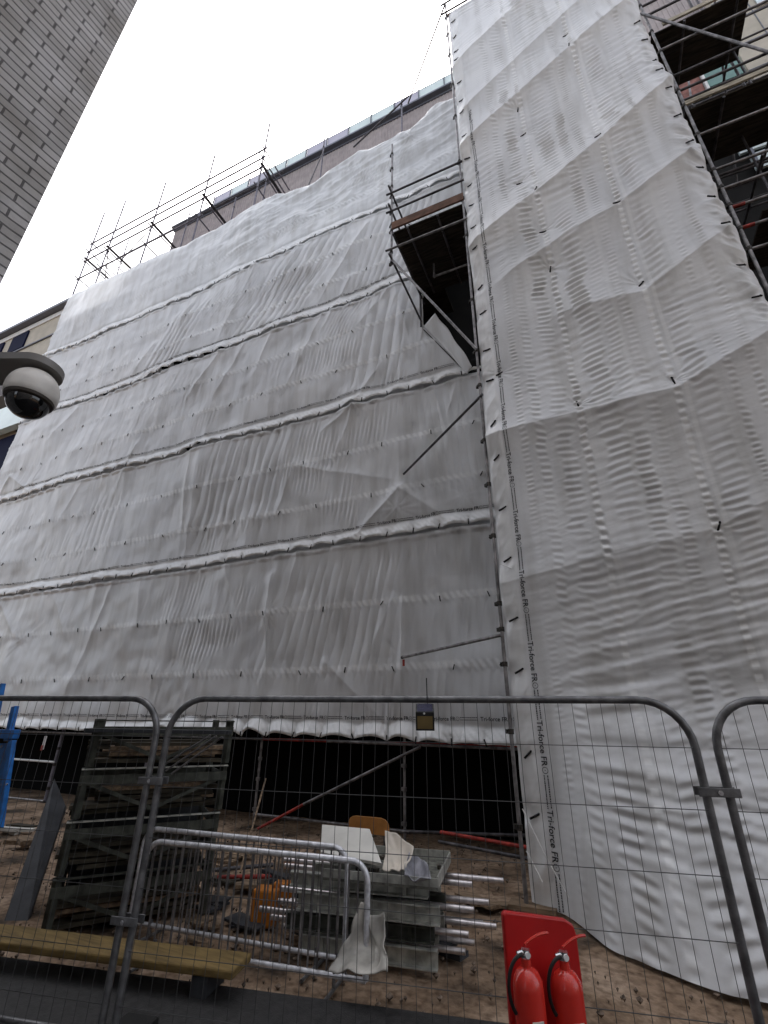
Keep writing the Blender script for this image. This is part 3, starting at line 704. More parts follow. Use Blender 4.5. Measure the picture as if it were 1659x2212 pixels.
# ---------------------------------------------------------------- tower scaffold (with loading deck at its left)
def scaf(name, loc, label): return thing(name, loc, label, 'scaffold')
ts = scaf('tower_scaffold', (-1.13, YT, 0), 'tube scaffold tower carrying the rippled sheet, with a high loading deck cantilevered to its left')
def std_tube(root, x, y, z0, z1, m=M_TUBE, cz=(), r=.0242):
    MB().tube((x, y, z0), (x, y, z1), r, 12).build('standard', m, root, smooth=True)
    for zc in cz:
        MB().coupler((x, y, zc)).build('coupler', M_COUP, root)
MB().box((-1.1, YT, .03), (.5, .24, .045)).build('sole_board', M_WOOD, ts)
std_tube(ts, -1.17, YT, .05, 20.9, M_TUBE, [.75, 1.75, 2.55, 3.0, 3.35, 4.35, 5.2, 6.0, 7.1, 7.86, 9.1, 10.9, 12.1, 13.4, 15.2, 16.6, 18.1, 19.2, 20.2])
for zz in (.45, .55):     # grey back tubes behind the fire point
    MB().tube((-2.6, 7.4+zz, zz-.2), (-1.2, 7.0+zz, zz-.2), .024).build('ledger', M_TUBER if zz > .5 else M_TUBED, ts, smooth=True)
std_tube(ts, 2.95, YT, .05, 20.9, M_TUBE, [8.3, 8.75, 9.3, 9.75, 10.2, 11.2, 12.1, 12.6, 13.1, 14.0, 14.8, 15.9])
std_tube(ts, -2.83, YT, 10.9, 15.3, M_TUBE, [10.95, 11.3, 12.0, 12.2, 12.65, 13.25, 13.6, 14.3, 14.9])
def T(root, a, b, m=M_TUBED, name='ledger', r=.0242): return MB().tube(a, b, r, 10).build(name, m, root, smooth=True)
for zz in (13.28, 12.62): T(ts, (-2.95, YT-.05, zz), (-1.1, YT-.05, zz))
T(ts, (-2.95, YT-.05, 11.34), (-1.1, YT-.05, 11.34), M_TUBE)
for zz in (13.28, 12.62): T(ts, (-2.83, YT-.2, zz+.06), (-2.83, YF+.1, zz+.06), name='transom')
T(ts, (-2.80, YT-.2, 11.0), (-2.80, YF+.1, 11.0), name='transom'); T(ts, (-2.76, YT-.1, 11.75), (-2.76, YF+.1, 11.75), name='transom')
T(ts, (-2.80, YT-.04, 11.0), (-1.16, YT-.04, 7.86), M_TUBE, 'brace')
T(ts, (-2.80, YF-.1, 10.8), (-2.80, YF-.1, 11.9), M_TUBED, 'standard')
MB().box((-1.98, YT-.03, 12.11), (1.66, .04, .22)).build('toe_board', M_TOE, ts)
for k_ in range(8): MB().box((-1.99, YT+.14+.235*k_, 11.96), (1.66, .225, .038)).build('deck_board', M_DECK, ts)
for xx in (-2.45, -1.75): T(ts, (xx, YT, 11.9), (xx, YF, 11.9), M_TUBED, 'transom')
for (p, q_) in (((-2.2, 7.6, 11.45), (-2.2, 7.6, 11.9)), ((-1.35, 7.6, 11.45), (-1.35, 7.6, 11.9))): MB().tube(p, q_, .03, 10, r2=.02).build('prop', M_TUBE, ts, smooth=True)
T(ts, (-2.2, 7.6, 11.47), (-1.1, 7.6, 11.47), M_TUBE)
# braces from tower to facade
T(ts, (-1.17, YT-.04, 2.92), (-3.24, 8.10, 2.90), M_TUBE, 'brace')
MB().tube((-3.24, 8.10, 2.90), (-3.28, 8.13, 2.90), .028, 10).build('tube_end', M_TUBED, ts)
MB().box((-3.22, 8.06, 2.80), (.04, .015, .11)).build('red_tag', M_TUBER, ts)
pA = at(1042, 852, Y=6.45); pB = at(872, 1024, Y=8.22); T(ts, pA, pB, M_TUBED, 'brace')
T(ts, (-1.17, YT-.04, 20.85), (-3.03, YF-.12, 20.9), M_TUBED, 'brace')
for zz in (20.35, 20.9): T(ts, (-1.3, YT-.04, zz), (3.2, YT-.04, zz), M_TUBED)
MB().box((-.4, YT+.03, 20.28), (1.6, .04, .14)).build('toe_board', M_TOE, ts)
std_tube(ts, .2, YT, 20.2, 21.6, M_TUBED)

# ---------------------------------------------------------------- return scaffold, open, upper right
rs = scaf('return_scaffold', (4, YT, 8), 'open scaffold with boarded decks and guard rails at the upper right edge')
for zz, mm in ((15.86, M_TUBED), (15.45, M_TUBED), (14.05, M_TUBE), (13.07, M_TUBED), (12.57, M_TUBED), (12.25, M_TUBED), (11.17, M_TUBE), (10.19, M_TUBE), (9.70, M_TUBE), (9.23, M_TUBE), (8.75, M_TUBE), (8.28, M_TUBE), (7.3, M_TUBE), (16.6, M_TUBED), (17.2, M_TUBED)):
    T(rs, (2.93, YT, zz), (7.5, YT, zz), mm)
for zz in (9.23, 8.75): MB().tube((2.97, YT, zz), (3.13, YT, zz), .028, 10).build('painted_end', M_TUBER, rs, smooth=True)
T(rs, (2.88, YT-.06, 15.5), (5.2, YT-.06, 10.5), M_TUBE, 'brace')
for zc in (12.05, 14.78): 
    MB().box((3.9 if zc > 14 and zc < 17 else 5.2, YT-.02, zc+.06), (1.5 if 14 < zc < 17 else 4.5, .035, .10)).build('toe_board', mat('pale edge board', (.40,.36,.28), .8, noise=.4, nscale=3, stretch=(1,1,4)) if zc != 17.4 else M_TOE, rs)
def deck(z, x0, x1, y0=YT+.02, n=11):
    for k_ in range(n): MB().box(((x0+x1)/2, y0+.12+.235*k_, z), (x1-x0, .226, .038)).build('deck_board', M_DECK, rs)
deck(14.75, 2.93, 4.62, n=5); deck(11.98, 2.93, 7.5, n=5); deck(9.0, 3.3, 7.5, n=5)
for (x_, y_) in ((4.55, 7.75), (6.1, 7.75), (6.1, 6.5)):
    T(rs, (x_, y_, 8), (x_, y_, 21), M_TUBED, 'standard')
for x_ in (3.5, 4.4, 5.3, 6.2):
    T(rs, (x_, YT, 11.9), (x_, 8.2, 11.9), M_TUBED, 'transom')
    if x_ < 4.6: T(rs, (x_, YT, 14.66), (x_, 8.0, 14.66), M_TUBED, 'transom')
T(rs, (4.05, 9.0, 15.0-.2), (4.4, 9.0, 17.2), M_TUBE, 'standard')
for zz in (11.6, 10.7, 9.5): T(rs, (3.0, 7.75, zz), (7.5, 7.75, zz), M_TUBED)
for x_ in (3.6, 4.2, 4.9): T(rs, (x_, YT, 10.15), (x_, 8.2, 10.15), M_TUBED, 'transom'); T(rs, (x_, YT+.05, 8.2), (x_+.5, YT+.05, 10.2), M_TUBED, 'brace')
T(rs, (4.6, 7.75, 12.0), (3.3, 7.75, 14.6), M_TUBED, 'brace'); T(rs, (3.7, YT, 14.9), (3.7, YT, 17.5), M_TUBED, 'standard'); T(rs, (5.15, YT, 11.8), (5.15, YT, 18), M_TUBED, 'standard')
for zz in (13.4, 12.9, 16.2): T(rs, (3.0, 9.2, zz), (7.5, 9.2, zz), M_TUBED)
T(rs, (4.55, 7.0, 16.9), (4.55, 9.4, 13.2), M_TUBED, 'brace')

for x_, za, zb_ in ((3.35, 11.2, 16.2), (3.95, 8.0, 12.5), (4.45, 11.8, 14.9), (5.7, 11.8, 17.4)): T(rs, (x_, YT+.9, za), (x_, YT+.9, zb_), M_TUBED, 'standard', .02)
for zz in (12.9, 13.35, 11.45, 10.45, 15.35, 16.1): T(rs, (2.98, YT+1.2, zz), (7.4, YT+1.2, zz), M_TUBED, 'ledger', .02)
# ---------------------------------------------------------------- facade scaffold
fs = scaf('facade_scaffold', (-10, YF, 0), 'long tube scaffold under the facade sheeting, bare at ground level and above the roof line')
ZS = {-3.4: 19.5, -6.46: 19.5, -9.5: 25.4, -12.55: 25.5, -15.6: 25.45, -18.5: 25.9, -20.06: 25.9}
for x_, z1 in ZS.items():
    z0 = .03
    MB().tube((x_, YF+.12, z0), (x_, YF+.12, z1), .0245 if x_ > -9 else .034, 12).build('standard', M_TUBE if x_ > -7 else M_ROOFT, fs, smooth=True)
    for zc in ([.3, .8, 1.15, 1.5] if x_ > -13 else [.8, 1.45]): MB().coupler((x_, YF+.12, zc)).build('coupler', M_COUP if x_ < -7 else M_TUBE, fs)
    if z1 > 20:
        for zc in (21.05, 22.3, 22.95, 23.55, 24.3, 24.9, 25.2): MB().coupler((x_, YF+.12, zc)).build('coupler', M_COUP, fs)
    MB().box((x_, YF+.12, .02), (.15, .15, .012)).build('base_plate', M_COUP, fs)
YG = YF+.1
for zz in (23.55, 22.95, 22.28, 21.05): 
    T(fs, (-20.2, YG, zz), (-9.35 if zz > 21.5 else -12.3, YG, zz), M_ROOFT, 'ledger', .034)
for x_ in (-20.06, -18.5, -15.6, -12.55, -9.5):
    rails = (22.25, 21.05) if x_ not in (-20.06, -9.5) else (23.55, 22.95, 22.25, 21.05)
    for zz in rails: T(fs, (x_, YF-.1, zz), (x_, 10.3, zz), M_ROOFT, 'transom', .03)
    MB().beam((x_+.12, YF-.05, 22.3), (x_+.12, 10.3, 22.3), .12, .04).build('board', M_TUBED, fs)
for x_, zt in ((-19.5, 25.1), (-15.1, 24.75), (-12.1, 23.9), (-7.45, 25.0), (-3.84, 25.1), (-10.4, 24.6)):
    T(fs, (x_, 9.75, 19.2), (x_, 9.75, zt), M_ROOFT, 'standard', .03)
    MB().coupler((x_, 9.75, zt-.7)).build('coupler', M_COUP, fs)
T(fs, (-5.93, 9.7, 23.06), (-3.5, 9.7, 24.7), M_TUBED, 'brace', .032); T(fs, (-7.4, 8.9, 20), (-7.45, 9.8, 24.2), M_TUBED, 'brace')
T(fs, (-20.0, 9.75, 23.95), (-9.5, 9.75, 24.0), M_TUBED); T(fs, (-19.6, 9.75, 23.5), (-15.4, YG, 22.3), M_TUBED, 'brace')
T(fs, (-20.0, 9.75, 21.0), (-18.4, YG, 22.2), M_TUBED, 'brace')
# ground level ledgers and diagonal
MB().tube((-20, YF+.06, 1.50), (-6.4, YF+.06, 1.50), .0242).build('ledger', M_TUBE, fs, smooth=True)
b = MB(); b.tube((-6.4, YF+.06, 1.50), (-1.1, YF+.06, 1.50), .0242); b.build('ledger', M_TUBER, fs, smooth=True)
T(fs, (-4.9, YF+.0, 1.50), (-1.1, YF+.0, 1.47), M_TUBE)
T(fs, (-6.4, YF+.05, .23), (-3.3, YF+.05, .21), M_TUBE); T(fs, (-3.4, YF+.05, .21), (-1.1, YF+.3, .3), M_TUBED)
T(fs, (-15.6, YF+.05, .87), (-12.5, YF+.05, .86), M_WHITE); T(fs, (-18, YF+.05, -.0), (-12.5, YF+.05, .05), M_TUBE)
pA, pM, pB = Vector((-6.25, YF-.02, .02)), Vector((-5.3, YF-.02, .47)), Vector((-3.05, YF-.02, 1.46))
T(fs, pA, pM, M_TUBER, 'brace'); T(fs, pM, pB, M_TUBE, 'brace')
for zz in (3.4, 7.2, 10.9, 12.55, 14.6, 18.2):
    MB().box((-11.0 if zz != 10.9 and zz != 12.55 else -11.4, 9.15, zz), (18.2 if zz != 10.9 else 17, 1.2, .04)).build('deck', M_DECK, fs)
MB().box((-10.7, 9.3, 1.75), (19, 1.25, .04)).build('deck', M_DARK, fs)  # low ceiling of the opening, its shade put into the black colour
tg = MB().box((-12.9, YF-.05, 1.27), (.09, .01, .30)).build('scaffold_tag', M_TAGW, None); tag(tg, 'small white and red tag hanging from the ledger at the far left', 'tag')
MB().box((-12.92, YF-.058, 1.16), (.08, .008, .11)).build('red_half', M_TUBER, tg)
MB().box((-12.9, YF-.05, 1.46), (.006, .006, .08)).build('string', M_TIE, tg)
# black backing painted in place of the deep shade under the building
un = thing('shade_backing', (-8, 9.6, 0), 'added black backing that stands in for the deep shade of the low opening under the sheeting', 'shade_backing')
b = MB(); b.box((-9.5, 9.86, .95), (26, .06, 1.9)); b.build('boards', M_DARK, un)  # plain backing, shade painted as black, no real boarding
b = MB(); b.box((-1.0, 9.2, 1.0), (.05, 1.3, 2.0)); b.build('end_backing', M_DARK, un)

# ---------------------------------------------------------------- mesh fence panels
th = math.radians(12.15); fu = np.array([math.cos(th), math.sin(th), 0]); fn = np.array([-math.sin(th), math.cos(th), 0]); FD = 3.32
def fpt(s, z, off=0): return tuple(fu*s+fn*(FD+off)+np.array([0,0,z]))
def fence_panel(s0, s1, label, off=0):
    root = thing('site_fence', fpt((s0+s1)/2, 0, off), label, 'fence panel', 'mesh fence panels along the site edge')
    Rr = .26; ztop = 1.985; r = .0225
    pts = [fpt(s0, .03, off), fpt(s0, ztop-Rr, off)]
    for a in np.linspace(0, math.pi/2, 9)[1:]: pts.append(fpt(s0+Rr-Rr*math.cos(a)*.75-Rr*.25*math.cos(a), ztop-Rr+Rr*math.sin(a), off))
    for a in np.linspace(math.pi/2, 0, 9): pts.append(fpt(s1-Rr+Rr*math.cos(a), ztop-Rr+Rr*math.sin(a), off))
    pts.append(fpt(s1, .03, off))
    MB().path(pts, r, 12, cap=True).build('frame', M_FENCE, root, smooth=True)
    MB().tube(fpt(s0, .16, off), fpt(s1, .16, off), .016, 10).build('bottom_rail', M_FENCE, root, smooth=True)
    b = MB(); s = s0+.04; k = 0
    while s < s1-.03:
        e = min(s-s0, s1-s); zt = ztop if e > Rr else ztop-Rr+math.sqrt(max(0, Rr*Rr-(Rr-e)**2))
        w = .004*math.sin(k*1.7)
        b.path([fpt(s, .16, off-.012), fpt(s+w, 1.0, off-.012+w), fpt(s, zt+.012, off-.012)], .0017, 5); s += .083; k += 1
    for zz in (1.73, 1.425, 1.13, .86, .55, .3): b.tube(fpt(s0, zz, off-.016), fpt(s1, zz, off-.016), .0024, 5)
    b.build('mesh', M_WIRE, root)
    return root
sL0 = -3.05/math.cos(th)
def s_of(px, py): p = at(px, py, pl=(fn, FD)); return float(np.dot(p, fu))
sB0, sB1 = s_of(352, 1640), s_of(1508, 1640)
fence_panel(sB0-.10-3.45, sB0-.09, 'left mesh fence panel running off the photo past the blue steel frame')
fence_panel(sB0, sB1, 'middle mesh fence panel, full width, in front of the scaffold opening')
fence_panel(sB1+.115, sB1+.115+3.45, 'right mesh fence panel running off the photo before the tower sheet')
def clip(s, z, w, label):
    root = thing('fence_clip', fpt(s, z), label, 'clamp', 'clamps joining the fence panels')
    b = MB(); 
    for oo in (-.034, .034): b.box(fpt(s, z, oo), (w+.07, .008, .045), rz=th)
    b.build('jaw', M_FENCE, root, bevel=.003)
    MB().tube(fpt(s, z, -.055), fpt(s, z, .05), .007, 8).tube(fpt(s, z, -.052), fpt(s, z, -.042), .014, 6).build('bolt', M_STEELB, root)
s_, z_ = s_of(335, 1686), at(335, 1686, pl=(fn, FD))[2]; clip(sB0-.045, z_, .12, 'upper clamp joining the left and middle fence panels')
z2 = at(262, 1985, pl=(fn, FD))[2]; clip(sB0-.045, z2, .12, 'lower clamp joining the left and middle fence panels')
z3 = at(1560, 1711, pl=(fn, FD))[2]; clip(sB1+.057, z3, .14, 'clamp joining the middle and right fence panels')
for s, lab in ((sB0-.045, 'rubber block foot under the joint of the left and middle panels'), (sB1+.057, 'rubber block foot under the joint of the middle and right panels')):
    o = MB().box(fpt(s, .06), (.24, .7, .12), rz=th).build('rubber_block', M_BLK, None, bevel=.02); tag(o, lab, 'fence foot', 'fence feet')

# solar lamp hung on the fence top
lp = np.array(at(918, 1549, pl=(fn, FD-.09))); 
sl = thing('solar_light', tuple(lp), 'small black solar floodlight with dark amber lens hanging on the fence top rail', 'lamp')
Rz = Matrix.Rotation(th+.12, 3, 'Z')
def lb(pts): return [tuple(lp+np.array(Rz@Vector(p))) for p in pts]
w = .058
prof = [(-.05, -.075), (.005, -.085), (-.012, .02), (.05, .075), (.062, .07), (.045,-.075)]
prof = [(-.03,-.078), (-.045,.028), (.045,.082), (.055,.07), (.03,-.078)]
V = [(-w, y, z) for y, z in prof]+[(w, y, z) for y, z in prof]; k = len(prof)
MB().poly(lb(V), [tuple(range(k)), tuple(range(k, 2*k))[::-1]]+[(i, (i+1)%k, k+(i+1)%k, k+i) for i in range(k)]).build('body', M_BLK, sl, bevel=.003)
MB().poly(lb([(-w*.82,-.0335,-.068),(w*.82,-.0335,-.068),(w*.82,-.0462,.005),(-w*.82,-.0462,.005)]), [(0,1,2,3)]).build('lens', mat('amber lens', (.16,.115,.05), .25, noise=.2), sl)
MB().poly(lb([(-w*.82,-.040,.033),(w*.82,-.040,.033),(w*.82,.036,.080),(-w*.82,.036,.080)]), [(0,1,2,3)]).build('solar_panel', mat('solar cells', (.03,.03,.06), .15, spec=.7), sl)
MB().tube(lp+np.array([.014,-.05,.02]), lp+np.array([.014,-.058,.02]), .006, 8).build('sensor', M_WHITE, sl)
MB().tube(lp+np.array([0,.05,.07]), lp+np.array([-.008,.07,.24]), .0035, 6).build('aerial', M_BLK, sl)

# ---------------------------------------------------------------- pedestrian barriers
def barrier(a, b, zt, label, rl=.0235):
    a = np.array(a); b = np.array(b); u = b-a; u[2] = 0; Lh = np.linalg.norm(u); u /= Lh
    nrm = np.array([-u[1], u[0], 0]); base = (a+b)/2; base[2] = 0
    root = thing('crowd_barrier', tuple(base), label, 'barrier', 'galvanised pedestrian barriers behind the fence')
    R_ = .14
    def P(s, z): p = a+u*s; return (p[0], p[1], z)
    pts = [P(0, .10)]+[P(R_-R_*math.cos(t), zt-R_+R_*math.sin(t)) for t in np.linspace(0, math.pi/2, 8)]+[P(Lh-R_+R_*math.cos(t), zt-R_+R_*math.sin(t)) for t in np.linspace(math.pi/2, 0, 8)]+[P(Lh, .10)]
    MB().path(pts, rl, 12).tube(P(0,.10), P(Lh,.10), rl*.8, 10).build('frame', M_BARR, root, smooth=True)
    n = int(Lh/.078)
    for k in range(1, n):
        s = Lh*k/n; e = min(s, Lh-s); z1 = zt if e > R_ else zt-R_+math.sqrt(R_*R_-(R_-e)**2)
        MB().tube(P(s, .12), P(s, z1), .0072, 6).build('bar', M_TUBE, root)
    for s in (.25, Lh-.25):
        p = a+u*s
        MB().tube((p[0]-nrm[0]*.25, p[1]-nrm[1]*.25, .02), (p[0]+nrm[0]*.25, p[1]+nrm[1]*.25, .02), .014, 8).tube((p[0],p[1],.02), (p[0],p[1],.14), .014, 8).build('foot', M_FENCE, root)
barrier(at(320, 1822, z=.80), at(795, 1862, z=.82), .82, 'front pedestrian barrier, the nearer of the two galvanised ones with upright bars')
barrier(at(316, 1794, z=.82), at(752, 1838, z=.82), .84, 'rear pedestrian barrier, its bright top rail just above the front one')

# ---------------------------------------------------------------- stacked steel stillages with boards
A0 = np.array([-5.0, 3.72, 0]); ua = np.array([.625, .781, 0]); wa = np.array([-.781, .625, 0])
SL, SW, SH = 1.36, 1.0, .455
pal_lab = ['bottom steel stillage of the stack, standing on the mud', 'second steel stillage up in the stack at the left', 'third steel stillage up in the stack at the left, holding grimy boards', 'topmost steel stillage of the stack, its rim under the sheet hem']
for lev in range(4):
    z0 = .03+lev*SH; dx = [.0, .0, .02, .03][lev]
    O = A0+ua*dx; root = thing('stillage', tuple(O+np.array([0,0,z0])), pal_lab[lev], 'stillage', 'steel stillages stacked at the left')
    def Q(s, t, z): p = O+ua*s+wa*t; return (p[0], p[1], z0+z)
    for (s, t) in ((0,0), (SL,0), (0,SW), (SL,SW)):
        MB().beam(Q(s,t,0), Q(s,t,SH-.012), .06, .06).build('post', M_RACK, root)
    MB().beam(Q(-.04,-.035,.33+.0), Q(SL+.04,-.035,.33), .012, .085).build('side_rail', M_RACK, root)
    MB().beam(Q(-.04,-.035,.43), Q(SL+.04,-.035,.43), .045, .012).build('side_lip', M_ALU if lev in (1,2) else M_RACK, root)
    MB().beam(Q(-.0,SW,.3), Q(SL,SW,.3), .012, .1).build('side_rail', M_RACK, root)
    for s in (-.035, SL+.035): MB().beam(Q(s,-.02,.30), Q(s,SW,.30), .012, .09).build('end_rail', M_RACK, root)
    MB().beam(Q(.05,-.02,.30), Q(SL*.5,-.02,.05), .012, .035).build('brace', M_RACK, root)
    MB().beam(Q(SL*.5,-.02,.05), Q(SL-.05,-.02,.30), .012, .035).build('brace', M_RACK, root)
    MB().beam(Q(-.02,.05,.30), Q(-.02,SW-.05,.05), .012, .035).build('brace', M_RACK, root)
    rr = random.Random(lev)
    if lev < 2: MB().beam(Q(.05, SW-.1, .2), Q(SL-.05, SW-.1, .2), .02, .40).build('back_sheet', M_SLATE, root); MB().beam(Q(.02, .12, .2), Q(.02, SW-.12, .2), .02, .36).build('end_sheet', M_SLATE, root)
    nb_ = [4, 4, 5, 4][lev]
    for r_ in range(nb_):
        for c_ in range(3):
            z = .035+r_*.052+rr.uniform(0,.006); t = .14+c_*.3+rr.uniform(-.05,.05)
            MB().beam(Q(.08+rr.uniform(-.16,.12), t, z+rr.uniform(-.01,.02)), Q(SL-.08+rr.uniform(-.14,.14), t+rr.uniform(-.05,.05), z+rr.uniform(-.01,.02)), rr.uniform(.15,.25), .036).build('board', M_RACKB if rr.random() < .8 else M_WOOD, root)
tb = MB().beam(at(190, 1577, Y=3.62), at(497, 1582, Y=4.25), .16, .035).build('top_plank', M_SLATE, None, bevel=.003); tag(tb, 'dark plank laid flat across the top of the stillage stack', 'plank')
# tubes leaning through the top stillage
for i_, (c0, c1) in enumerate((((358,1665),(468,1590)), ((350,1655),(455,1588)), ((370,1672),(480,1592)))):
    o = MB().tube(at(*c0, pl=(np.array([ua[1],-ua[0],0])*-1, abs(np.dot(A0, [ua[1],-ua[0],0]))+.1) if False else None, Y=4.1), at(*c1, Y=4.3), .010, 8).build('thin_tube', M_TUBE, None, smooth=True)
    tag(o, ['lowest of three thin tubes leaning in the top of the stillage stack', 'upper of three thin tubes leaning in the top of the stillage stack', 'middle of three thin tubes leaning in the top of the stillage stack'][i_], 'tube', 'thin tubes leaning in the stillages')

# leaning dark board at the left
def slab(name, pts, thick, m, label, cat, nrm=None, bevel=.004):
    P = [np.array(p) for p in pts]; n = np.cross(P[1]-P[0], P[2]-P[0]); n = n/np.linalg.norm(n)
    k = len(P); V = P+[p+n*thick for p in P]
    o = MB().poly(V, [tuple(range(k)), tuple(range(k, 2*k))[::-1]]+[(i, (i+1)%k, k+(i+1)%k, k+i) for i in range(k)]).build(name, m, None, bevel=bevel)
    return tag(o, label, cat)
slab('leaning_board', [at(8, 2003, Y=3.9), at(60, 2003, Y=4.0), at(143, 1748, Y=4.9), at(118, 1688, Y=4.9)], .05, M_SLATE, 'dark slate-coloured board leaning upright beside the stillage stack', 'board')
# yellow-brown timber baulk
ba = np.array(at(-160, 1990, z=.2)); bb_ = np.array(at(460, 2088, z=.2))
o = MB().beam(tuple(np.array([-7.4, 4.17+.2105*-7.4, .205])/np.array([1,.9776,1])), tuple(np.array([-2.75, 4.17+.2105*-2.75, .205])/np.array([1,.9776,1])), .30, .055).build('timber_baulk', mat('ochre timber', (.17,.115,.042), .8, noise=.3, nscale=4, stretch=(1,7,7), bump=.4), None, bevel=.012)
tag(o, 'long ochre timber baulk lying on blocks along the inside of the fence', 'timber')
for xb in (-6.6, -5.0, -3.0):
    q_ = MB().box((xb, (4.17+.2105*xb)/.9776, .115), (.12, .26, .12), rz=.2).build('bearer', M_SLATE, None); q_.parent = o; q_.matrix_parent_inverse = Matrix.Translation(-o.location)

# blue steel frame at the far left
bl = thing('blue_steel_cage', (-6.5, 3.6, 0), 'bright blue painted steel cage cut off by the left edge of the photo', 'steel cage')
b = MB(); b.beam(at(4, 1478, Y=3.6), at(-20, 1600, Y=3.6), .05, .07); b.build('upper_post', M_BLUE, bl)
b = MB(); b.beam(at(33, 1526, Y=3.6), at(16, 1600, Y=3.6), .05, .07); b.build('post', M_BLUE, bl, bevel=.004)
b = MB(); b.beam(at(-120, 1583, Y=3.6), at(36, 1586, Y=3.6), .07, .09); b.build('rail', M_BLUE, bl, bevel=.004)
b = MB(); b.beam(at(27, 1600, Y=3.6), at(-2, 1790, Y=3.6), .05, .07); b.build('post', M_BLUE, bl, bevel=.004)
q0, q1, q2, q3 = at(-140, 1610, Y=3.62), at(24, 1605, Y=3.62), at(2, 1760, Y=3.62), at(-160, 1760, Y=3.62)
b = MB(); b.poly([q0,q1,q2,q3]+[(p[0],p[1]+.01,p[2]) for p in (q0,q1,q2,q3)], [(0,1,2,3),(4,5,6,7),(0,1,5,4),(1,2,6,5),(2,3,7,6),(3,0,4,7)]); b.build('side_panel', M_BLUE, bl)
for (a_, c_) in ((6, 1694), (16, 1694), (5, 1612)):
    p = at(a_, c_, Y=3.59); MB().tube(p, (p[0], p[1]-.012, p[2]), .012, 10).build('bolt', M_STEELB, bl)
p = at(-60, 1800, Y=3.6); MB().beam((p[0], p[1], 0), (p[0], p[1], 1.0), .06, .06).build('leg', M_BLUE, bl)

# ---------------------------------------------------------------- pile of beams and tubes (centre right of ground)
PD = np.array([.985, .17, 0]); PN = np.array([-.17, .985, 0])
def PP(s, t, z): p = np.array([-1.55, 4.7, 0])+PD*s+PN*t; return (p[0], p[1], z)
grp = 'aluminium beams stacked behind the barriers'
rr = random.Random(12)
beams = []
lab_b = []
for lev in range(4):
    z = .10+lev*.145
    for c_ in range(3):
        t = .02+c_*.29+rr.uniform(-.02,.02); s1 = rr.uniform(-.12,.0); s0 = -1.33+rr.uniform(-.10,.18)
        dt = rr.uniform(-.03,.03); hh = .10 if (lev+c_) % 2 else .12
        o = MB().beam(PP(s0, t, z), PP(s1, t+dt, z), .014, hh)
        o.beam(PP(s0, t-.028, z+hh/2), PP(s1, t+dt-.028, z+hh/2), .07, .012); o.beam(PP(s0, t-.028, z-hh/2), PP(s1, t+dt-.028, z-hh/2), .07, .012)
        if c_ == 0:
            for q_ in range(3):
                ss = s0+.2+(s1-s0-.4)*q_/2; o.beam(PP(ss, t-.03, z-hh/2), PP(ss, t-.03, z+hh/2), .03, .012)
        o = o.build('metal_beam', [M_ALU, M_RACK, M_ALU][(lev+c_*2) % 3], None, bevel=.002)
        tag(o, 'grey channel-shaped metal beam in the stack behind the barriers', 'beam', grp)
lv = [(.60,.51,.50),(.45,.50,.22),(.22,.38,.25),(.48,.37,.36),(.14,.235,.20),(.36,.24,.42),(.46,.22,.30),(.20,.10,.16),(.40,.10,.22)]
for i_, (t, z, s1) in enumerate(lv):
    o = MB(); s0 = -1.72+.08*(i_ % 4)
    o.tube(PP(s0, t+.0, z+.01), PP(s1, t+.0, z-.005), .0242, 14)
    o = o.build('scaffold_tube', M_ALUT, None, smooth=True)
    tag(o, 'bright scaffold tube poking out of both ends of the beam stack', 'tube', 'scaffold tubes in the beam stack')
# flat grey box tray on top of the stack
tr = thing('metal_tray', PP(-.4, .3, .62), 'shallow grey metal tray on top of the beam stack, littered with fixings', 'tray')
MB().beam(PP(-1.0, .25, .60), PP(.0, .25, .60), .85, .02).build('base', mat('dirty grey metal', (.14,.14,.12), .6, .3, noise=.6, nscale=16), tr)
b = MB(); b.beam(PP(-1.0, .67, .64), PP(0, .67, .64), .015, .10); b.beam(PP(-1.0, -.17, .64), PP(0, -.17, .64), .015, .06); b.beam(PP(0, -.17, .64), PP(0, .67, .64), .015, .08)
b.build('rim', M_ALU, tr)
for k_ in range(14):
    x_, y_, z_ = PP(rr.uniform(-.75,-.05), rr.uniform(-.1,.6), .625)
    MB().box((x_, y_, z_), (rr.uniform(.03,.09), rr.uniform(.02,.05), rr.uniform(.02,.04)), rz=rr.random()*3).build('loose_fixing', mat('rusty fixings', (.10,.085,.07), .6, .5, noise=.6, nscale=30), tr)
# white panel
slab('white_panel', [at(694, 1848, Y=4.6), at(826, 1872, Y=4.45), at(800, 1797, Y=4.9), at(697, 1787, Y=4.95)], .03, M_WPANEL, 'off-white board propped on the beam stack behind the barrier', 'board')
# crumpled wraps
def crumple(name, c, size, m, label, cat, seed=0, sub=4, amp=.35, rz=0, fr=3.0):
    bm = bmesh.new(); bmesh.ops.create_icosphere(bm, subdivisions=sub+1, radius=1)
    for v in bm.verts:
        a = np.array(v.co)
        n = float(ridge(np.array([a[0]*fr+a[2]*1.3+seed]), np.array([a[1]*fr-a[2]*1.7+seed*.7]), seed % 6, 3)[0]); n2 = float(fbm(np.array([a[0]*1.2+a[2]+seed*3]), np.array([a[1]*1.2+a[2]*.8]), 3, 2)[0])
        v.co = v.co*(1+amp*n*.5+amp*n2)
        v.co = Vector((v.co.x*size[0], v.co.y*size[1], v.co.z*size[2]))
        if v.co.z < -size[2]*.55: v.co.z = -size[2]*.55
    me = bpy.data.meshes.new(name); bm.to_mesh(me); bm.free(); me.shade_smooth(); me.materials.append(m)
    o = bpy.data.objects.new(name, me); COL.objects.link(o); o.location = (c[0], c[1], c[2]+size[2]*.55); o.rotation_euler = (0, 0, rz); return tag(o, label, cat)
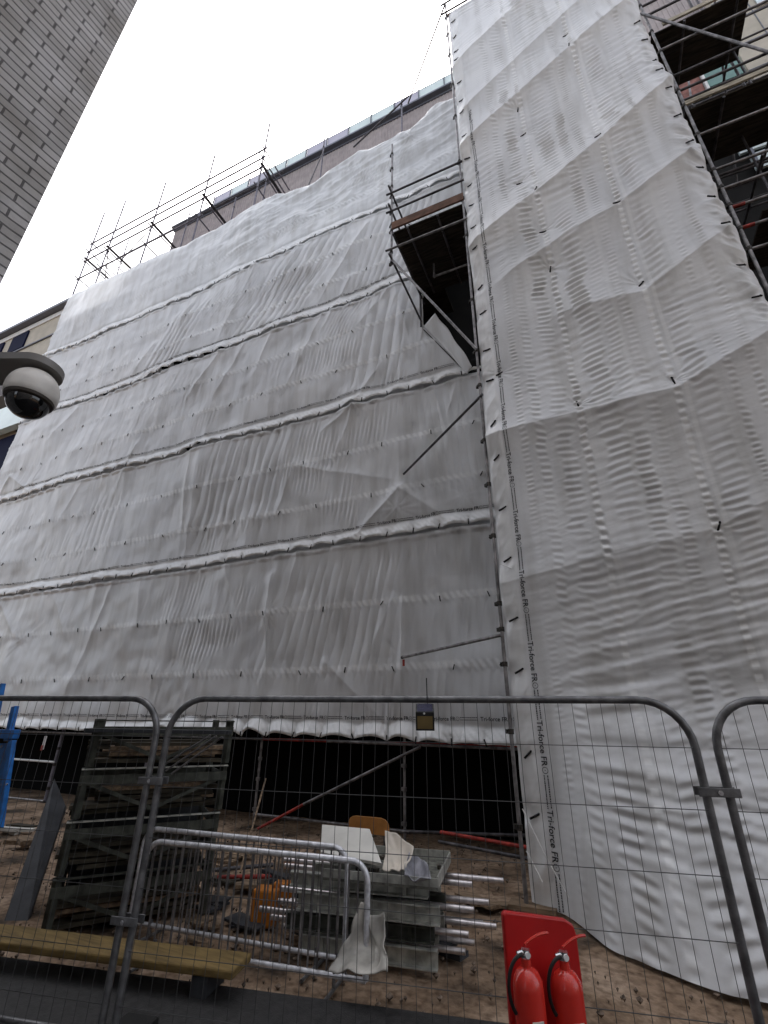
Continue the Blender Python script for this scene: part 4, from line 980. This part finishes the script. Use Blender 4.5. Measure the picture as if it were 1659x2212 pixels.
def sheet_patch(name, corners, m, label, cat, seed, amp=.05, nu=26, nv=26, bulge=.05):
    a, b_, c_, d_ = [np.array(p) for p in corners]; V = []
    n = np.cross(b_-a, d_-a); n = n/np.linalg.norm(n)
    for i in range(nv):
        for j in range(nu):
            u, v = j/(nu-1), i/(nv-1)
            p = a*(1-u)*(1-v)+b_*u*(1-v)+c_*u*v+d_*(1-u)*v
            h = amp*float(ridge(np.array([u*2.2+seed]), np.array([v*1.3+seed*.3+u]), seed % 6, 2)[0])+bulge*math.sin(u*math.pi)*math.sin(v*math.pi)
            h2 = amp*1.6*float(fbm(np.array([u*2.2+seed]), np.array([v*2.0]), 2, 2)[0])
            V.append(tuple(p-n*h+(b_-a)*h2*1.2+(d_-a)*h2*.9))
    o = MB().poly(V, [(i*nu+j, i*nu+j+1, (i+1)*nu+j+1, (i+1)*nu+j) for i in range(nv-1) for j in range(nu-1)]).build(name, m, None, smooth=False)
    o.data.shade_smooth(); s = o.modifiers.new('s', 'SOLIDIFY'); s.thickness = .006
    return tag(o, label, cat)
sheet_patch('plastic_wrap', [at(826, 1870, Y=4.55), at(875, 1882, Y=4.5), at(893, 1822, Y=4.75), at(832, 1790, Y=4.9)], M_BAG, 'cream crumpled wrapping standing up from the beam stack beside the white board', 'wrapping', 3, .055, bulge=.09)
sheet_patch('plastic_wrap', [at(872, 1890, Y=4.4), at(928, 1892, Y=4.45), at(925, 1862, Y=4.65), at(884, 1836, Y=4.75)], mat('grey plastic film', (.27,.27,.30), .3, noise=.4, nscale=7), 'grey crumpled film lying on the tray next to the cream wrapping', 'wrapping', 5, .05, bulge=.08)
sheet_patch('clear_bag', [at(715, 2090, Y=3.9), at(830, 2100, Y=3.85), at(822, 1975, Y=4.1), at(775, 1958, Y=4.15)], mat('milky plastic bag', (.42,.40,.36), .3, noise=.35, nscale=6), 'milky plastic bag slumped behind the right end of the front barrier', 'bag', 2, .07, bulge=.12)
# orange rounded board behind
oc = [at(x_, y_, Y=7.0) for x_, y_ in ((755,1795),(842,1806),(841,1784),(838.5,1777),(833,1770.5),(824,1766.5),(770,1761.5),(763,1762.5),(758,1766),(755.5,1772))]
slab('rounded_board', oc, .03, M_PLY, 'orange-brown board with rounded corners standing behind the white panel', 'board')
p = at(800, 1792, Y=7.02); o = MB().tube((p[0]-.2, p[1]+.05, 0), (p[0]-.2, p[1]+.05, p[2]), .02).tube((p[0]+.2, p[1]+.05, 0), (p[0]+.2, p[1]+.05, p[2]), .02)
oo = o.build('stand', M_TUBED, None); oo.parent = bpy.data.objects['rounded_board']; oo.matrix_parent_inverse = Matrix.Translation(-bpy.data.objects['rounded_board'].location)
# stick
o = MB().beam(at(574, 1682, Y=6.6), at(519, 1885, Y=5.6), .022, .018).build('timber_batten', M_WOOD, None); tag(o, 'thin reddish timber batten leaning upright in front of the scaffold standard', 'batten')
# orange plastic box
ob = thing('orange_block', at(575, 2000, z=0), 'orange plastic block on the mud behind the barrier bars', 'block')
p = Vector(at(572, 1998, z=.0)); MB().box((p.x, p.y, .15), (.26, .2, .30), rz=.3).build('body', M_ORANGE, ob, bevel=.02)
MB().box((p.x+.12, p.y+.1, .27), (.2, .14, .14), rz=.3).build('cap', M_ORANGE, ob, bevel=.02)
for i_, (a_, b_) in enumerate((((455,1880),(590,1868)), ((470,1895),(600,1893)), ((610,2000),(700,2022)))):
    pa, pb = at(*a_, z=.06), at(*b_, z=.06); o = MB().tube(pa, pb, .0242, 10).build('loose_tube', [M_TUBED, M_TUBER, M_ALUT][i_], None, smooth=True)
    tag(o, ['dark loose tube lying in the mud behind the batten foot', 'red painted loose tube lying in the mud behind the barrier', 'bright short tube lying by the orange block'][i_], 'tube')
# site rubble
rub = [((470,1875),.35,.12,M_WOOD),((600,1905),.5,.10,M_SLATE),((540,1925),.45,.08,M_WOOD),((450,1960),.35,.06,M_SLATE),((530,2003),.45,.05,M_SLATE),((640,1945),.5,.14,M_SLATE),((500,1850),.8,.05,M_WOOD),((690,2040),.6,.10,M_SLATE),((55,1830),.5,.14,M_WOOD),((20,1800),.6,.1,M_WPANEL),((40,1790),.7,.06,M_RACKB),((445,2000),.2,.05,M_WOOD),((620,1965),.25,.08,M_WOOD),((700,1985),.4,.07,M_SLATE),((940,2050),.5,.1,M_SLATE),((1040,1960),.6,.06,M_WOOD),((480,1905),.4,.05,M_RACKB),((420,2050),.2,.04,M_WOOD)]
rl = ['splintered timber offcut','dark flat offcut','short plank offcut','small dark scrap','thin dark strip','broken dark slab','long weathered plank','dark sheet scrap','lump of broken timber','pale plank end','grimy plank','small timber chip','timber block','dark scrap','dark offcut','brown plank','grimy board end','timber splinter']
place = ['behind the barrier, left of the batten','in the mud below the batten','beside the orange block','left of the orange block','in front of the orange block','right of the orange block','at the back under the barrier rails','left of the milky bag','at the far left past the leaning board','at the left edge, palest there','at the left edge behind the pale one','near the stillage foot','near the beam stack end','close to the beam stack','under the right end of the beam stack','near the foot of the tower','between batten and stillages','near the timber baulk']
for i_, (pp, L_, h_, m_) in enumerate(rub):
    p = Vector(at(*pp, z=0)); b = MB()
    for k_ in range(3):
        b.box((p.x+rr.uniform(-.1,.1), p.y+rr.uniform(-.08,.08), h_*.3+k_*h_*.25), (L_*rr.uniform(.5,1), rr.uniform(.08,.22), h_*.4), rz=rr.uniform(-.5,.5), M=Matrix.Rotation(rr.uniform(-.6,.6), 3, 'Z')@Matrix.Rotation(rr.uniform(-.12,.12), 3, 'Y'))
    o = b.build('rubble_piece', m_, None); tag(o, rl[i_]+' '+place[i_], 'debris', 'debris scattered on the mud')

b = MB(); rs_ = random.Random(8)
for k_ in range(2600):
    x_ = rs_.uniform(-11, 3); y_ = rs_.uniform(2.6, 9.2)
    if x_ > -.9 and y_ > 5.4: continue
    r_ = .008+.03*rs_.random()**3; a_ = rs_.random()*6.28; zz = r_*.3+.0
    pts = [(x_+r_*math.cos(a_+q_*1.257)*rs_.uniform(.7,1.2), y_+r_*math.sin(a_+q_*1.257)*rs_.uniform(.7,1.2), zz) for q_ in range(5)]
    b.poly(pts+[(x_+r_*.2, y_, zz+r_*rs_.uniform(.5,.9)), (x_, y_, -.02)], [(q_, (q_+1)%5, 5) for q_ in range(5)]+[((q_+1)%5, q_, 6) for q_ in range(5)])
o = b.build('gravel', mat('muddy stones', (.16,.12,.09), .9, noise=.7, nscale=30), None); tag(o, 'small muddy stones and crumbs strewn over the site floor', 'gravel', kind='stuff')
# ---------------------------------------------------------------- red fire point with two extinguishers
RP = [np.array(p) for p in (at(1087, 1970, pl=(fn, FD-.45)), at(1243, 1992, pl=(fn, FD-.30)))]
u = RP[1]-RP[0]; u[2] = 0; Lr = np.linalg.norm(u); u /= Lr; nr = np.array([u[1], -u[0], 0])
zt = RP[0][2]; base = (RP[0]+RP[1])/2
fp = thing('fire_point', (float(base[0]), float(base[1]), 0), 'red plastic fire point board standing at the bottom right of the fence', 'fire point')
def RQ(s, z, o=0): p = RP[0]+u*s+nr*o; return (float(p[0]), float(p[1]), z)
zr = RP[1][2]
prof = [(0, .25), (0, zt-.012), (.012, zt), (Lr-.05, zr+.012), (Lr-.012, zr-.01), (Lr, zr-.05), (Lr+.0, .25)]
k = len(prof); V = [RQ(s, z) for s, z in prof]+[RQ(s, z, -.035) for s, z in prof]
MB().poly(V, [tuple(range(k)), tuple(range(k, 2*k))[::-1]]+[(i, (i+1)%k, k+(i+1)%k, k+i) for i in range(k)]).build('back_board', M_RED, fp, bevel=.008)
MB().beam(RQ(0, .12, .10), RQ(Lr, .12, .10), .34, .22).build('base_tub', M_RED, fp, bevel=.02)
for i_, s in enumerate((Lr*.13, Lr*.63)):
    c = np.array(RQ(s, 0, .10)); ztop_ = zt-.165-(.02 if i_ else 0)
    ex = thing('fire_extinguisher', (float(c[0]), float(c[1]), .2), ['left red fire extinguisher standing in the fire point', 'right red fire extinguisher standing in the fire point'][i_], 'fire extinguisher', 'extinguishers in the fire point')
    lathe([(.02, ztop_+.03), (.022, ztop_), (.045, ztop_-.012), (.062, ztop_-.04), (.066, ztop_-.07), (.066, .24), (.06, .235)], (c[0], c[1], 0), 28).build('cylinder', M_REDE, ex, smooth=True)
    MB().box((c[0], c[1], ztop_+.045), (.035, .03, .03)).build('valve', M_STEELB, ex)
    gp = c+nr*.016+np.array([0,0,ztop_+.045]); MB().tube(tuple(gp), tuple(gp+nr*.01), .012, 14).build('gauge', M_WHITE, ex, smooth=True)
    MB().box((c[0]+nr[0]*.066, c[1]+nr[1]*.066, ztop_-.20), (.05, .004, .09), rz=math.atan2(u[1], u[0])).build('label_plate', M_WPANEL, ex)
    b = MB(); b.path([tuple(c+u*t_+np.array([0,0,ztop_+.06+.05*math.sin(t_*12+.3)])) for t_ in np.linspace(.0, .12, 8)], .006, 6); b.build('lever', M_REDE, ex, smooth=True)
    b = MB(); b.path([tuple(c+u*(-.02-.075*math.sin(t_))+nr*.01+np.array([0,0,ztop_+.045-.11*(1-math.cos(t_))])) for t_ in np.linspace(0, 2.4, 14)], .008, 8); b.build('hose', M_BLK, ex, smooth=True)
    MB().tube(tuple(c-u*.012+np.array([0,0,ztop_+.05])), tuple(c-u*.04+np.array([0,0,ztop_+.045])), .010, 10).build('ferrule', M_STEELB, ex, smooth=True)

for o in bpy.data.objects:
    if '_o' in o: del o['_o']
